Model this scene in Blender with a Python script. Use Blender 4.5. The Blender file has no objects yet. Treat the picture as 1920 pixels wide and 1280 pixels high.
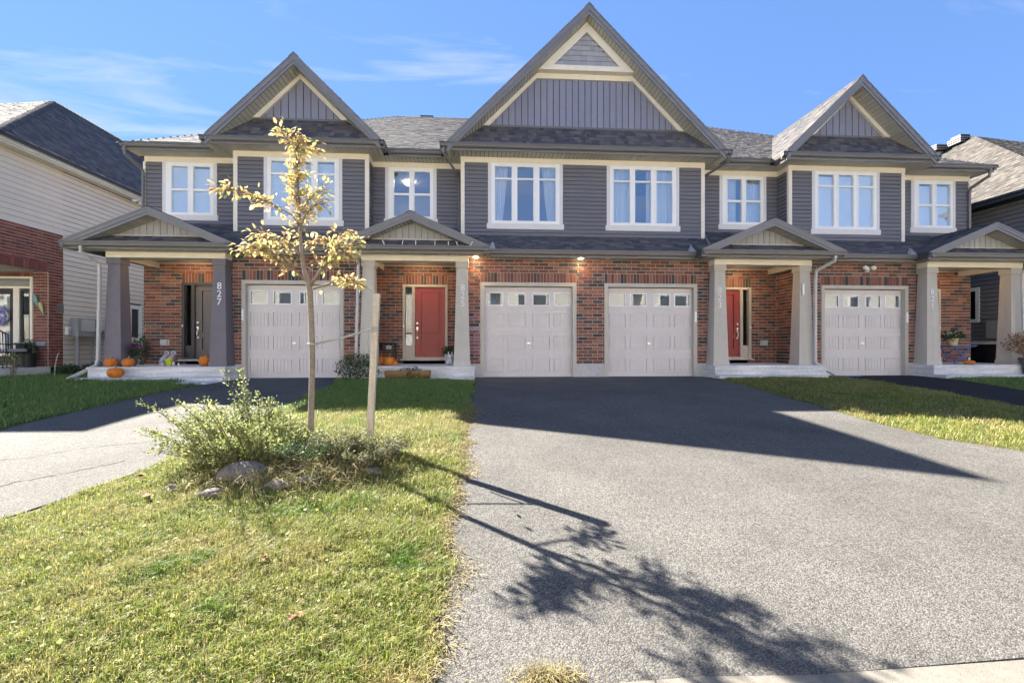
import bpy, bmesh, math, random
import numpy as np
from mathutils import Matrix, Vector

random.seed(7)
rs = np.random.RandomState(7)
S = bpy.context.scene
COL = S.collection
R = math.radians
U = random.uniform

# ------------------------------------------------------------------ camera, sky, sun, exposure
cam_d = bpy.data.cameras.new('camera')
cam = bpy.data.objects.new('camera', cam_d)
COL.objects.link(cam)
cam.location = (0, -12.83, 0.81)
cam.rotation_euler = (R(90), 0, -math.atan(0.0666))
cam_d.sensor_width = 36.0
cam_d.lens = 36.0 * 900 / 1920
cam_d.shift_y = 10.5 / 1920
cam_d.clip_start = 0.05
cam_d.clip_end = 2000
S.camera = cam

SUN_DIR = Vector((-.6144, .5493, .5664)).normalized()    # towards the sun: behind the row, to the left
SUN_EL = math.asin(SUN_DIR.z)
SUN_AZ = math.atan2(SUN_DIR.x, SUN_DIR.y)                 # from +Y towards +X
sun_d = bpy.data.lights.new('sun', 'SUN')
sun_d.energy = 3.4
sun_d.angle = R(0.5)
sun_d.color = (1.0, 0.94, 0.84)
sun = bpy.data.objects.new('sun', sun_d)
COL.objects.link(sun)
sun.location = (-30, 30, 30)
sun.rotation_euler = SUN_DIR.to_track_quat('Z', 'Y').to_euler()

W = bpy.data.worlds.new('World')
S.world = W
W.use_nodes = True
wn, wl = W.node_tree.nodes, W.node_tree.links
wn.clear()


def wnode(t, **k):
    n = wn.new(t)
    for a, b in k.items():
        setattr(n, a, b)
    return n


w_out = wnode('ShaderNodeOutputWorld')
w_bg = wnode('ShaderNodeBackground')
w_bg.inputs['Strength'].default_value = 0.057
w_sky = wnode('ShaderNodeTexSky', sky_type='NISHITA', sun_disc=False)
w_sky.sun_elevation = SUN_EL
w_sky.sun_rotation = SUN_AZ
w_sky.air_density = 1.0
w_sky.dust_density = 0.0
w_sky.ozone_density = 3.0
w_tint = wnode('ShaderNodeMix', data_type='RGBA', blend_type='MULTIPLY')
w_tint.inputs[0].default_value = 1.0
w_tint.inputs[7].default_value = (0.385, 0.61, 1.06, 1)
w_gam = wnode('ShaderNodeGamma')
w_gam.inputs[1].default_value = 0.40
wl.new(w_sky.outputs[0], w_gam.inputs[0])
wl.new(w_gam.outputs[0], w_tint.inputs[6])
# wispy cirrus: noise on a plane high above, stretched along the wind
w_tc = wnode('ShaderNodeTexCoord')
w_sep = wnode('ShaderNodeSeparateXYZ')
wl.new(w_tc.outputs['Generated'], w_sep.inputs[0])
w_max = wnode('ShaderNodeMath', operation='MAXIMUM')
wl.new(w_sep.outputs[2], w_max.inputs[0])
w_max.inputs[1].default_value = 0.03
w_dx = wnode('ShaderNodeMath', operation='DIVIDE')
w_dy = wnode('ShaderNodeMath', operation='DIVIDE')
for n, i in ((w_dx, 0), (w_dy, 1)):
    wl.new(w_sep.outputs[i], n.inputs[0])
    wl.new(w_max.outputs[0], n.inputs[1])
w_cmb = wnode('ShaderNodeCombineXYZ')
wl.new(w_dx.outputs[0], w_cmb.inputs[0])
wl.new(w_dy.outputs[0], w_cmb.inputs[1])
w_map = wnode('ShaderNodeMapping')
w_map.inputs['Rotation'].default_value = (0, 0, R(20))
w_map.inputs['Scale'].default_value = (0.75, 1.7, 1)
w_map.inputs['Location'].default_value = (1.1, 7.3, 0)
wl.new(w_cmb.outputs[0], w_map.inputs[0])
w_n1 = wnode('ShaderNodeTexNoise')
w_n1.inputs['Scale'].default_value = 0.95
w_n1.inputs['Detail'].default_value = 9
w_n1.inputs['Roughness'].default_value = 0.58
w_n1.inputs['Distortion'].default_value = 0.7
wl.new(w_map.outputs[0], w_n1.inputs['Vector'])
w_r = wnode('ShaderNodeValToRGB')
w_r.color_ramp.elements[0].position = 0.55
w_r.color_ramp.elements[0].color = (0, 0, 0, 1)
w_r.color_ramp.elements[1].position = 0.86
w_r.color_ramp.elements[1].color = (1, 1, 1, 1)
wl.new(w_n1.outputs['Fac'], w_r.inputs[0])
w_cl = wnode('ShaderNodeMix', data_type='RGBA')
wl.new(w_r.outputs[0], w_cl.inputs[0])
wl.new(w_tint.outputs[2], w_cl.inputs[6])
w_cl.inputs[7].default_value = (1.7, 1.8, 2.0, 1)
wl.new(w_cl.outputs[2], w_bg.inputs['Color'])
wl.new(w_bg.outputs[0], w_out.inputs[0])

S.view_settings.view_transform = 'Standard'
S.view_settings.look = 'None'
S.view_settings.gamma = 1
S.view_settings.use_curve_mapping = False
S.view_settings.exposure = 3.3
S.render.engine = 'CYCLES'
S.cycles.max_bounces = 6
S.cycles.transparent_max_bounces = 12
S.cycles.sample_clamp_indirect = 6


# ------------------------------------------------------------------ materials
def mat(name, col, rough=.6, jit=0.0, noise=None, bump=None, ramp=None, metal=0.0, spec=.4, transl=0.0, streak=None, tint2=None, rand='both'):
    """col: base linear colour; jit: value change from piece to piece; noise=(scale,amount); bump=(scale,strength[,dist]);
    ramp: list of (position,colour) picked at random per piece; tint2=(scale,lo,hi,colour): blotches of a second colour."""
    m = bpy.data.materials.new(name)
    m.use_nodes = True
    nt = m.node_tree
    N, Lk = nt.nodes, nt.links
    b = N['Principled BSDF']
    out = N['Material Output']
    b.inputs['Roughness'].default_value = rough
    b.inputs['Metallic'].default_value = metal
    b.inputs['Specular IOR Level'].default_value = spec
    geo = N.new('ShaderNodeNewGeometry')
    if rand == 'both':
        oi = N.new('ShaderNodeObjectInfo')
        ad = N.new('ShaderNodeMath')
        ad.operation = 'ADD'
        Lk.new(oi.outputs['Random'], ad.inputs[0])
        Lk.new(geo.outputs['Random Per Island'], ad.inputs[1])
        fr = N.new('ShaderNodeMath')
        fr.operation = 'FRACT'
        Lk.new(ad.outputs[0], fr.inputs[0])
        rnd = fr.outputs[0]
    else:
        rnd = geo.outputs['Random Per Island']
    if ramp:
        cr = N.new('ShaderNodeValToRGB')
        cr.color_ramp.interpolation = 'CONSTANT' if rand == 'both' else 'LINEAR'
        e = cr.color_ramp.elements
        while len(e) < len(ramp):
            e.new(.5)
        for i, (p, c) in enumerate(ramp):
            e[i].position = p
            e[i].color = (*c, 1)
        Lk.new(rnd, cr.inputs[0])
        cur = cr.outputs[0]
    else:
        rgb = N.new('ShaderNodeRGB')
        rgb.outputs[0].default_value = (*col, 1)
        cur = rgb.outputs[0]

    def ntex(scale, detail=4, vec=None, rough_=.6):
        n = N.new('ShaderNodeTexNoise')
        n.inputs['Scale'].default_value = scale
        n.inputs['Detail'].default_value = detail
        n.inputs['Roughness'].default_value = rough_
        Lk.new(vec or geo.outputs['Position'], n.inputs['Vector'])
        return n.outputs['Fac']

    def mr(v, a, bb, lo, hi):
        n = N.new('ShaderNodeMapRange')
        n.inputs[1].default_value, n.inputs[2].default_value = a, bb
        n.inputs[3].default_value, n.inputs[4].default_value = lo, hi
        Lk.new(v, n.inputs[0])
        return n.outputs[0]

    def mulv(c, v):
        n = N.new('ShaderNodeVectorMath')
        n.operation = 'SCALE'
        Lk.new(c, n.inputs[0])
        Lk.new(v, n.inputs[3])
        return n.outputs[0]

    if tint2:
        for sc, lo, hi, c2 in (tint2 if isinstance(tint2, list) else [tint2]):
            mx = N.new('ShaderNodeMix')
            mx.data_type = 'RGBA'
            Lk.new(mr(ntex(sc, 6), lo, hi, 0, 1), mx.inputs[0])
            Lk.new(cur, mx.inputs[6])
            mx.inputs[7].default_value = (*c2, 1)
            cur = mx.outputs[2]
    if jit:
        m2 = N.new('ShaderNodeMath')
        m2.operation = 'MULTIPLY'
        Lk.new(rnd, m2.inputs[0])
        m2.inputs[1].default_value = 7.31
        f2 = N.new('ShaderNodeMath')
        f2.operation = 'FRACT'
        Lk.new(m2.outputs[0], f2.inputs[0])
        cur = mulv(cur, mr(f2.outputs[0], 0, 1, 1 - jit, 1 + jit))
    if noise:
        for sc, am in (noise if isinstance(noise, list) else [noise]):
            cur = mulv(cur, mr(ntex(sc, 5), .25, .75, 1 - am, 1 + am))
    if streak:
        sc, am = streak
        mp = N.new('ShaderNodeMapping')
        mp.inputs['Scale'].default_value = sc
        Lk.new(geo.outputs['Position'], mp.inputs[0])
        cur = mulv(cur, mr(ntex(1.0, 5, mp.outputs[0]), .3, .7, 1 - am, 1 + am))
    Lk.new(cur, b.inputs['Base Color'])
    if bump:
        bn = N.new('ShaderNodeBump')
        bn.inputs['Strength'].default_value = bump[1]
        bn.inputs['Distance'].default_value = bump[2] if len(bump) > 2 else .01
        Lk.new(ntex(bump[0], 5), bn.inputs['Height'])
        Lk.new(bn.outputs[0], b.inputs['Normal'])
    if transl:
        tr = N.new('ShaderNodeBsdfTranslucent')
        Lk.new(cur, tr.inputs[0])
        ms = N.new('ShaderNodeMixShader')
        ms.inputs[0].default_value = transl
        Lk.new(b.outputs[0], ms.inputs[1])
        Lk.new(tr.outputs[0], ms.inputs[2])
        Lk.new(ms.outputs[0], out.inputs[0])
    return m


def emit_mat(name, col, st):
    m = bpy.data.materials.new(name)
    m.use_nodes = True
    b = m.node_tree.nodes['Principled BSDF']
    b.inputs['Base Color'].default_value = (*col, 1)
    b.inputs['Emission Color'].default_value = (*col, 1)
    b.inputs['Emission Strength'].default_value = st
    return m


def glass_mat(name, fac, tint=(.9, .95, 1.0)):
    m = bpy.data.materials.new(name)
    m.use_nodes = True
    nt = m.node_tree
    N, Lk = nt.nodes, nt.links
    N.remove(N['Principled BSDF'])
    t = N.new('ShaderNodeBsdfTransparent')
    g = N.new('ShaderNodeBsdfGlossy')
    g.inputs['Roughness'].default_value = .015
    g.inputs['Color'].default_value = (*tint, 1)
    t.inputs['Color'].default_value = (.92, .95, .96, 1)
    x = N.new('ShaderNodeMixShader')
    x.inputs[0].default_value = fac
    Lk.new(t.outputs[0], x.inputs[1])
    Lk.new(g.outputs[0], x.inputs[2])
    Lk.new(x.outputs[0], N['Material Output'].inputs[0])
    return m


BR = [(0, (0.234, 0.100, 0.072)), (.14, (0.274, 0.129, 0.093)), (.27, (0.202, 0.091, 0.070)), (.40, (0.299, 0.153, 0.110)), (.52, (0.153, 0.080, 0.067)),
      (.61, (0.251, 0.124, 0.096)), (.70, (0.186, 0.080, 0.063)), (.78, (0.065, 0.070, 0.075)), (.90, (0.109, 0.091, 0.086))]
BL = [(0, (0.232, 0.087, 0.068)), (.3, (0.189, 0.069, 0.057)), (.6, (0.258, 0.101, 0.076)), (.85, (0.155, 0.063, 0.056))]
MT = dict(
    brick=mat('brick', (.2, .08, .06), .85, .16, (38, .18), (160, .5, .004), BR, spec=.2),
    brick_left=mat('brick_left', (.2, .08, .06), .85, .12, (38, .15), (160, .5, .004), BL, spec=.2),
    chalk=mat('chalked_brick', (.2, .08, .06), .95, .1, (60, .2), (160, .4, .004), [(0, (.3, .16, .2)), (.3, (.45, .4, .42)), (.6, (.26, .33, .36)), (.8, (.36, .2, .24))], tint2=(40, .45, .62, (.2, .08, .06)), spec=.1),
    mortar=mat('mortar', (.55, .47, .40), .95, 0, [(9, .15), (90, .2)], (140, .4, .004), spec=.1),
    concrete=mat('concrete', (.52, .51, .49), .9, 0, [(1.6, .16), (14, .14), (120, .12)], (60, .35, .004), streak=((3, 3, .6), .12), spec=.2),
    slab=mat('porch_concrete', (.62, .62, .61), .9, 0, [(1.2, .14), (14, .14), (120, .12)], (60, .3, .004), streak=((1.2, 1.2, 14), .22), spec=.2),
    kerb=mat('kerb_concrete', (.17, .155, .13), .95, 0, [(2.5, .15), (25, .16), (200, .25)], (150, .6, .004), spec=.2),
    siding=mat('siding', (.170, .165, .178), .5, .04, (6, .05), spec=.35),
    siding_beige=mat('siding_beige', (.66, .60, .52), .5, .03, (3, .05), spec=.35),
    siding_grey=mat('siding_grey', (.22, .215, .22), .5, .03, (3, .05), spec=.35),
    sheath=mat('sheathing', (.06, .06, .07), .9),  # near-black colour stands in for shade in the gaps between boards
    batten=mat('batten_board', (.245, .25, .315), .5, .04, (7, .05), spec=.3),
    batten_porch=mat('batten_board_porch', (.37, .365, .36), .5, .05, (7, .05), spec=.3),
    shake=mat('shake_siding', (.36, .36, .38), .6, .1, (30, .1), spec=.25),
    fascia=mat('fascia', (.20, .195, .20), .4, .03, (5, .06), spec=.45),
    gutter=mat('gutter', (.155, .148, .142), .35, 0, (4, .06), spec=.5),
    gutter_white=mat('gutter_white', (.68, .68, .66), .4, 0, (4, .05), spec=.5),
    soffit=mat('soffit', (.50, .47, .40), .55, .05, (5, .05), spec=.3),
    soffit_beige=mat('soffit_beige', (.66, .60, .50), .55, .03, (5, .05), spec=.3),
    cream=mat('cream_trim', (.82, .75, .62), .5, .02, (5, .05), spec=.3),
    white=mat('white_vinyl', (.88, .87, .85), .35, 0, (5, .03), spec=.5),
    casing=mat('casing', (.70, .675, .65), .45, .02, (6, .04), spec=.35),
    taupe=mat('taupe_trim', (.50, .465, .40), .5, .02, (5, .06), streak=((6, 6, .5), .06), spec=.35),
    dark_col=mat('column_grey', (.165, .15, .17), .5, .02, (5, .06), streak=((6, 6, .5), .06), spec=.35),
    door_panel=mat('garage_door', (.66, .615, .59), .45, .01, [(2, .05), (11, .04)], spec=.35),
    red=mat('red_door', (.30, .036, .032), .4, 0, (9, .08), streak=((30, 30, 2), .06), spec=.45),
    grey_door=mat('grey_door', (.12, .112, .12), .4, 0, (9, .06), spec=.45),
    bronze=mat('bronze_frame', (.05, .05, .055), .4, spec=.45),
    metal=mat('satin_metal', (.62, .60, .56), .28, metal=1.0),
    grey_metal=mat('grey_metal', (.30, .31, .33), .45, 0, (6, .06), spec=.5),
    pipe=mat('downspout_paint', (.52, .50, .46), .38, 0, (5, .06), spec=.5),
    pipe_dark=mat('downspout_dark', (.2, .19, .18), .38, 0, (5, .06), spec=.5),
    black=mat('black_paint', (.018, .018, .02), .45, 0, spec=.4),
    shingle=mat('shingle', (.10, .10, .105), .95, .17, [(70, .25), (.8, .08)], (220, .6, .004), [(0, (.105, .10, .108)), (.25, (.125, .118, .116)), (.5, (.085, .084, .094)), (.75, (.145, .133, .124))], spec=.12),
    shingle_right=mat('shingle_sun_dimmed', (.10, .10, .105), .95, .15, [(70, .25), (.8, .08)], (220, .6, .004), [(0, (.075, .07, .066)), (.25, (.092, .084, .076)), (.5, (.062, .058, .056)), (.75, (.105, .094, .084))], spec=.06),  # row shingle darkened in colour to tone down the sunlit slope
    roof_base=mat('roof_base', (.07, .07, .075), .95, 0, (60, .3), spec=.1),
    pane=glass_mat('window_glass', .20, (.97, .98, 1)),
    pane_dark=glass_mat('garage_glass', .055, (.95, .97, 1)),
    blind=mat('blind', (.88, .89, .90), .8, 0, (2, .03), spec=.1),
    curtain=mat('curtain', (.86, .86, .86), .85, 0, (3, .04), spec=.1, transl=.12),
    hall=mat('frosted_hall', (.22, .26, .25), .7),
    pane_backing_grey=mat('pane_backing', (.21, .205, .20), .7),
    room=mat('room_plaster', (.42, .40, .36), .8),
    dark=mat('dark_interior', (.03, .03, .033), .8),
    bulb=emit_mat('lamp_diffuser', (1.0, .72, .40), 9.0),
    ceiling_bulb=emit_mat('ceiling_diffuser', (1.0, .86, .66), 3.2),
    digit=mat('digit_white', (.85, .85, .85), .4),
    bark=mat('bark', (.25, .205, .165), .85, .08, [(30, .25), (7, .15)], (90, .7, .006), spec=.2),
    twig=mat('twig', (.17, .13, .09), .85, .1, (30, .2), spec=.2),
    stakewood=mat('stake_wood', (.50, .44, .36), .85, 0, (25, .14), (120, .4, .003), streak=((60, 60, 3), .16), spec=.2),
    log=mat('log_wood', (.25, .16, .08), .85, .1, (25, .2), streak=((4, 60, 60), .2), spec=.2),
    rope=mat('tie_webbing', (.34, .34, .31), .8, 0, (80, .2), spec=.2),
    leaf=mat('leaf_autumn', (.6, .45, .2), .55, .12, None, None, [(0, (.56, .45, .18)), (.3, (.62, .52, .25)), (.52, (.50, .44, .17)), (.70, (.58, .38, .19)), (.82, (.52, .31, .18)), (.90, (.32, .34, .12))], spec=.25, transl=.35),
    shrub_leaf=mat('shrub_leaf', (.2, .25, .06), .55, .2, None, None, [(0, (.19, .22, .075)), (.35, (.27, .30, .115)), (.65, (.115, .14, .05)), (.85, (.36, .36, .17))], spec=.25, transl=.4),
    dark_leaf=mat('dark_leaf', (.05, .09, .03), .55, .25, None, None, [(0, (.045, .08, .03)), (.5, (.06, .11, .04)), (.85, (.10, .12, .05))], spec=.25, transl=.3),
    grey_leaf=mat('grey_green_leaf', (.14, .15, .08), .6, .25, None, None, [(0, (.11, .13, .06)), (.4, (.17, .18, .09)), (.8, (.24, .23, .13))], spec=.2, transl=.3),
    hosta=mat('broad_leaf', (.07, .14, .04), .45, .15, (10, .15), spec=.35, transl=.3),
    mum=mat('mum_petal', (.23, .03, .22), .6, .2, None, None, [(0, (.28, .04, .28)), (.5, (.42, .09, .40)), (.85, (.50, .18, .48))], spec=.2, transl=.2),
    wreath=mat('wreath_petal', (.36, .34, .62), .6, .15, None, None, [(0, (.34, .32, .62)), (.5, (.46, .44, .72)), (.85, (.55, .52, .72))], spec=.2),
    flower=mat('white_petal', (.75, .72, .70), .6, .1, spec=.2, transl=.2),
    coleus=mat('rusty_leaf', (.3, .12, .05), .6, .2, None, None, [(0, (.30, .11, .05)), (.4, (.38, .22, .10)), (.7, (.34, .30, .13)), (.9, (.42, .28, .16))], spec=.2, transl=.3),
    pumpkin=mat('pumpkin', (.60, .18, .018), .5, .06, (12, .10), (60, .15, .003), spec=.35),
    stem=mat('pumpkin_stem', (.33, .28, .14), .8, 0, (40, .25)),
    lime=mat('lime_pot', (.50, .60, .02), .45),
    cream_pot=mat('cream_pot', (.62, .52, .26), .6, 0, (20, .08)),
    dark_pot=mat('dark_pot', (.09, .09, .10), .5, 0, (10, .1)),
    blue=mat('blue_paint', (.09, .14, .36), .5, 0, (10, .08)),
    shoe=mat('shoe_grey', (.40, .38, .47), .7, 0, (50, .15)),
    sole=mat('shoe_sole', (.75, .75, .75), .7),
    plush=mat('pale_stone_figure', (.55, .53, .53), .9, 0, [(30, .15), (120, .15)], (90, .6, .004)),
    rock=mat('rock', (.17, .15, .135), .9, .15, [(9, .35), (60, .25)], (30, .8, .012), spec=.2),
    soil=mat('soil', (.05, .037, .025), 1, 0, [(20, .4), (90, .3)], (60, .9, .015), spec=.1),
    cushion=mat('cushion', (.30, .32, .36), .9, 0, (30, .2)),
    teal=mat('teal_bird', (.20, .44, .42), .6, 0, (40, .15)),
    yellowbird=mat('lime_bird', (.52, .56, .22), .6, 0, (40, .15)),
    deadleaf=mat('fallen_leaf', (.3, .1, .04), .8, .2, None, None, [(0, (.20, .085, .035)), (.4, (.16, .09, .045)), (.75, (.28, .18, .08))], spec=.15),
    redflower=mat('red_petal', (.6, .08, .03), .6),
    grass=mat('grass_blade', (.1, .15, .03), .5, .15, None, None, [(0, (.10, .160, .020)), (.28, (.16, .215, .030)), (.52, (.23, .265, .045)), (.72, (.29, .28, .075)), (.88, (.40, .335, .14)), (1, (.50, .43, .24))], spec=.3, transl=.4, rand='island',
              tint2=[(1.1, .50, .68, (.36, .30, .12)), (1.7, .55, .68, (.10, .18, .022)), (7, .60, .72, (.30, .22, .10))]),
    grass_shade_tint=mat('grass_blade_shade_tint', (.05, .12, .03), .5, .15, None, None, [(0, (.105, .20, .045)), (.5, (.155, .27, .062)), (.85, (.25, .32, .085)), (1, (.40, .36, .16))], spec=.3, transl=.35, rand='island'),  # copy of grass with the greener look of shade put into its colour
    straw=mat('straw_blade', (.4, .3, .15), .7, .15, None, None, [(0, (.40, .33, .19)), (.5, (.30, .25, .12)), (.8, (.17, .13, .07)), (1, (.26, .27, .09))], spec=.2, transl=.3, rand='island'),
)


def asphalt(name, base, light, dark_amt):
    m = bpy.data.materials.new(name)
    m.use_nodes = True
    N, Lk = m.node_tree.nodes, m.node_tree.links
    b = N['Principled BSDF']
    b.inputs['Roughness'].default_value = .9
    b.inputs['Specular IOR Level'].default_value = .12
    geo = N.new('ShaderNodeNewGeometry')
    v = N.new('ShaderNodeTexVoronoi')
    v.inputs['Scale'].default_value = 120
    v.inputs['Randomness'].default_value = 1
    Lk.new(geo.outputs['Position'], v.inputs['Vector'])
    sp = N.new('ShaderNodeSeparateColor')
    Lk.new(v.outputs['Color'], sp.inputs[0])
    mx = N.new('ShaderNodeMix')
    mx.data_type = 'RGBA'
    mp = N.new('ShaderNodeMapRange')
    mp.inputs[1].default_value, mp.inputs[2].default_value = .1, .9
    Lk.new(sp.outputs[0], mp.inputs[0])
    Lk.new(mp.outputs[0], mx.inputs[0])
    mx.inputs[6].default_value = (*base, 1)
    mx.inputs[7].default_value = (*light, 1)
    # binder between the stones
    r = N.new('ShaderNodeMapRange')
    r.inputs[1].default_value, r.inputs[2].default_value = .25, .75
    r.inputs[3].default_value, r.inputs[4].default_value = 1.0, 1 - dark_amt
    Lk.new(v.outputs['Distance'], r.inputs[0])
    sc = N.new('ShaderNodeVectorMath')
    sc.operation = 'SCALE'
    Lk.new(mx.outputs[2], sc.inputs[0])
    Lk.new(r.outputs[0], sc.inputs[3])
    cur = sc.outputs[0]
    for s_, a in ((.45, .14), (1.7, .10), (9, .06), (30, .08)):
        n = N.new('ShaderNodeTexNoise')
        n.inputs['Scale'].default_value = s_
        n.inputs['Detail'].default_value = 5
        Lk.new(geo.outputs['Position'], n.inputs['Vector'])
        q = N.new('ShaderNodeMapRange')
        q.inputs[1].default_value, q.inputs[2].default_value = .3, .7
        q.inputs[3].default_value, q.inputs[4].default_value = 1 - a, 1 + a
        Lk.new(n.outputs['Fac'], q.inputs[0])
        z = N.new('ShaderNodeVectorMath')
        z.operation = 'SCALE'
        Lk.new(cur, z.inputs[0])
        Lk.new(q.outputs[0], z.inputs[3])
        cur = z.outputs[0]
    Lk.new(cur, b.inputs['Base Color'])
    h = N.new('ShaderNodeMath')
    h.operation = 'MULTIPLY_ADD'
    Lk.new(v.outputs['Distance'], h.inputs[0])
    h.inputs[1].default_value = -.7
    Lk.new(sp.outputs[1], h.inputs[2])
    bp = N.new('ShaderNodeBump')
    bp.inputs['Strength'].default_value = .6
    bp.inputs['Distance'].default_value = .006
    Lk.new(h.outputs[0], bp.inputs['Height'])
    Lk.new(bp.outputs[0], b.inputs['Normal'])
    return m


MT['asphalt'] = asphalt('asphalt_worn', (.080, .076, .070), (.180, .171, .157), .38)
MT['asphalt_new'] = asphalt('asphalt_fresh', (.02, .02, .022), (.05, .05, .053), .4)
MT['asphalt_road'] = asphalt('asphalt_road', (.07, .07, .07), (.16, .155, .15), .45)


# ------------------------------------------------------------------ mesh helpers
class MB:
    def __init__(s):
        s.v, s.f = [], []

    def add(s, vs, fs):
        o = len(s.v)
        s.v += [tuple(p) for p in vs]
        s.f += [tuple(i + o for i in f) for f in fs]
        return s

    def hexa(s, p):
        return s.add(p, [(3, 2, 1, 0), (4, 5, 6, 7), (0, 1, 5, 4), (1, 2, 6, 5), (2, 3, 7, 6), (3, 0, 4, 7)])

    def box(s, x0, x1, y0, y1, z0, z1):
        x0, x1 = min(x0, x1), max(x0, x1)
        return s.hexa([(x0, y0, z0), (x1, y0, z0), (x1, y1, z0), (x0, y1, z0), (x0, y0, z1), (x1, y0, z1), (x1, y1, z1), (x0, y1, z1)])

    def extr(s, poly, vec):
        n = len(poly)
        q = [tuple(a + b for a, b in zip(p, vec)) for p in poly]
        return s.add(list(poly) + q, [tuple(range(n))[::-1], tuple(range(n, 2 * n))] + [(i, (i + 1) % n, n + (i + 1) % n, n + i) for i in range(n)])

    def tube(s, pts, r, n=8):
        pts = [Vector(p) for p in pts]
        rr = r if isinstance(r, (list, tuple)) else [r] * len(pts)
        prev = None
        rings = []
        for i, p in enumerate(pts):
            d = (pts[min(i + 1, len(pts) - 1)] - pts[max(i - 1, 0)])
            d = d.normalized() if d.length > 1e-6 else Vector((0, 0, 1))
            a = prev - d * prev.dot(d) if prev is not None else d.orthogonal()
            a = a.normalized() if a.length > 1e-5 else d.orthogonal().normalized()
            prev = a
            b = d.cross(a)
            rings.append([p + (a * math.cos(t) + b * math.sin(t)) * rr[i] for t in (2 * math.pi * k / n for k in range(n))])
        vs = [v for g in rings for v in g]
        fs = [(i * n + k, i * n + (k + 1) % n, (i + 1) * n + (k + 1) % n, (i + 1) * n + k) for i in range(len(pts) - 1) for k in range(n)]
        fs += [tuple(range(n))[::-1], tuple(range((len(pts) - 1) * n, len(pts) * n))]
        return s.add(vs, fs)

    def lathe(s, prof, c=(0, 0, 0), n=16):
        vs, fs = [], []
        for r, z in prof:
            vs += [(c[0] + r * math.cos(2 * math.pi * k / n), c[1] + r * math.sin(2 * math.pi * k / n), c[2] + z) for k in range(n)]
        for i in range(len(prof) - 1):
            fs += [(i * n + k, i * n + (k + 1) % n, (i + 1) * n + (k + 1) % n, (i + 1) * n + k) for k in range(n)]
        fs += [tuple(range(n))[::-1], tuple(range((len(prof) - 1) * n, len(prof) * n))]
        return s.add(vs, fs)

    def ell(s, c, r, n=10, m=6):
        prof = [(max(1e-4, math.sin(math.pi * i / m)), -math.cos(math.pi * i / m)) for i in range(m + 1)]
        t = MB().lathe(prof, n=n)
        return s.add([(c[0] + x * r[0], c[1] + y * r[1], c[2] + z * r[2]) for x, y, z in t.v], t.f)

    def mesh(s, name, m, smooth=False, fix=True):
        me = bpy.data.meshes.new(name)
        me.from_pydata(s.v, [], s.f)
        if fix:
            bm = bmesh.new()
            bm.from_mesh(me)
            bmesh.ops.recalc_face_normals(bm, faces=bm.faces)
            bm.to_mesh(me)
            bm.free()
        if m is not None:
            me.materials.append(MT[m] if isinstance(m, str) else m)
        if smooth:
            me.polygons.foreach_set('use_smooth', [True] * len(me.polygons))
        return me

    def build(s, name, m, parent=None, smooth=False, fix=True, **props):
        return link(bpy.data.objects.new(name, s.mesh(name, m, smooth, fix)), parent, **props)


def attach(o, parent):
    if parent is not None:
        o.parent = parent
        o.matrix_parent_inverse = parent.matrix_basis.inverted()


def link(o, parent=None, **props):
    COL.objects.link(o)
    attach(o, parent)
    for k, v in props.items():
        o[k] = v
    return o


def thing(name, label, cat, loc=(0, 0, 0), group=None):
    o = bpy.data.objects.new(name, None)
    o.empty_display_size = .2
    o.location = loc
    link(o, label=label, category=cat)
    if group:
        o['group'] = group
    return o


UNIT = {}


def unit(shape, m):
    if (shape, m) in UNIT:
        return UNIT[shape, m]
    b = MB()
    if shape == 'box':
        b.box(-.5, .5, -.5, .5, -.5, .5)
    elif shape == 'brick':         # front is -y, its arrises worn back a little
        h, e, g = .5, .482, .45
        b.add([(-h, -.30, -h), (h, -.30, -h), (h, -.30, h), (-h, -.30, h), (-e, -h, -g), (e, -h, -g), (e, -h, g), (-e, -h, g), (-h, h, -h), (h, h, -h), (h, h, h), (-h, h, h)],
              [(4, 5, 6, 7), (0, 1, 5, 4), (1, 2, 6, 5), (2, 3, 7, 6), (3, 0, 4, 7), (1, 0, 8, 9), (2, 1, 9, 10), (3, 2, 10, 11), (0, 3, 11, 8)])
    elif shape == 'lap':           # one course of lap siding: bottom edge proud, then a sloping face
        b.add([(-.5, -1, 0), (.5, -1, 0), (.5, -.25, 1), (-.5, -.25, 1), (-.5, 0, 0), (.5, 0, 0), (.5, 0, 1), (-.5, 0, 1), (-.5, -1, .06), (.5, -1, .06)],
              [(0, 1, 9, 8), (8, 9, 2, 3), (1, 0, 4, 5), (3, 2, 6, 7), (0, 8, 3, 7, 4), (1, 5, 6, 2, 9)])
    elif shape == 'tab':           # one shingle tab: u 0..1, v 0..1 up the slope, n up; thick lower edge
        b.add([(0, 0, 0), (1, 0, 0), (1, 0, 1), (0, 0, 1), (1, 1, .25), (0, 1, .25), (1, 1, 0), (0, 1, 0)], [(0, 1, 2, 3), (3, 2, 4, 5), (0, 3, 5, 7), (1, 6, 4, 2)])
    UNIT[shape, m] = b.mesh(shape, m)
    return UNIT[shape, m]


def ubox(name, m, parent, x0, x1, y0, y1, z0, z1):
    o = bpy.data.objects.new(name, unit('box', m))
    o.location = ((x0 + x1) / 2, (y0 + y1) / 2, (z0 + z1) / 2)
    o.scale = (abs(x1 - x0), abs(y1 - y0), abs(z1 - z0))
    return link(o, parent)


def minus(a0, a1, cuts):
    out = [(a0, a1)]
    for c0, c1 in cuts:
        nx = []
        for p, q in out:
            if c1 <= p or c0 >= q:
                nx.append((p, q))
            else:
                if c0 > p:
                    nx.append((p, c0))
                if c1 < q:
                    nx.append((c1, q))
        out = nx
    return out


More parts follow.
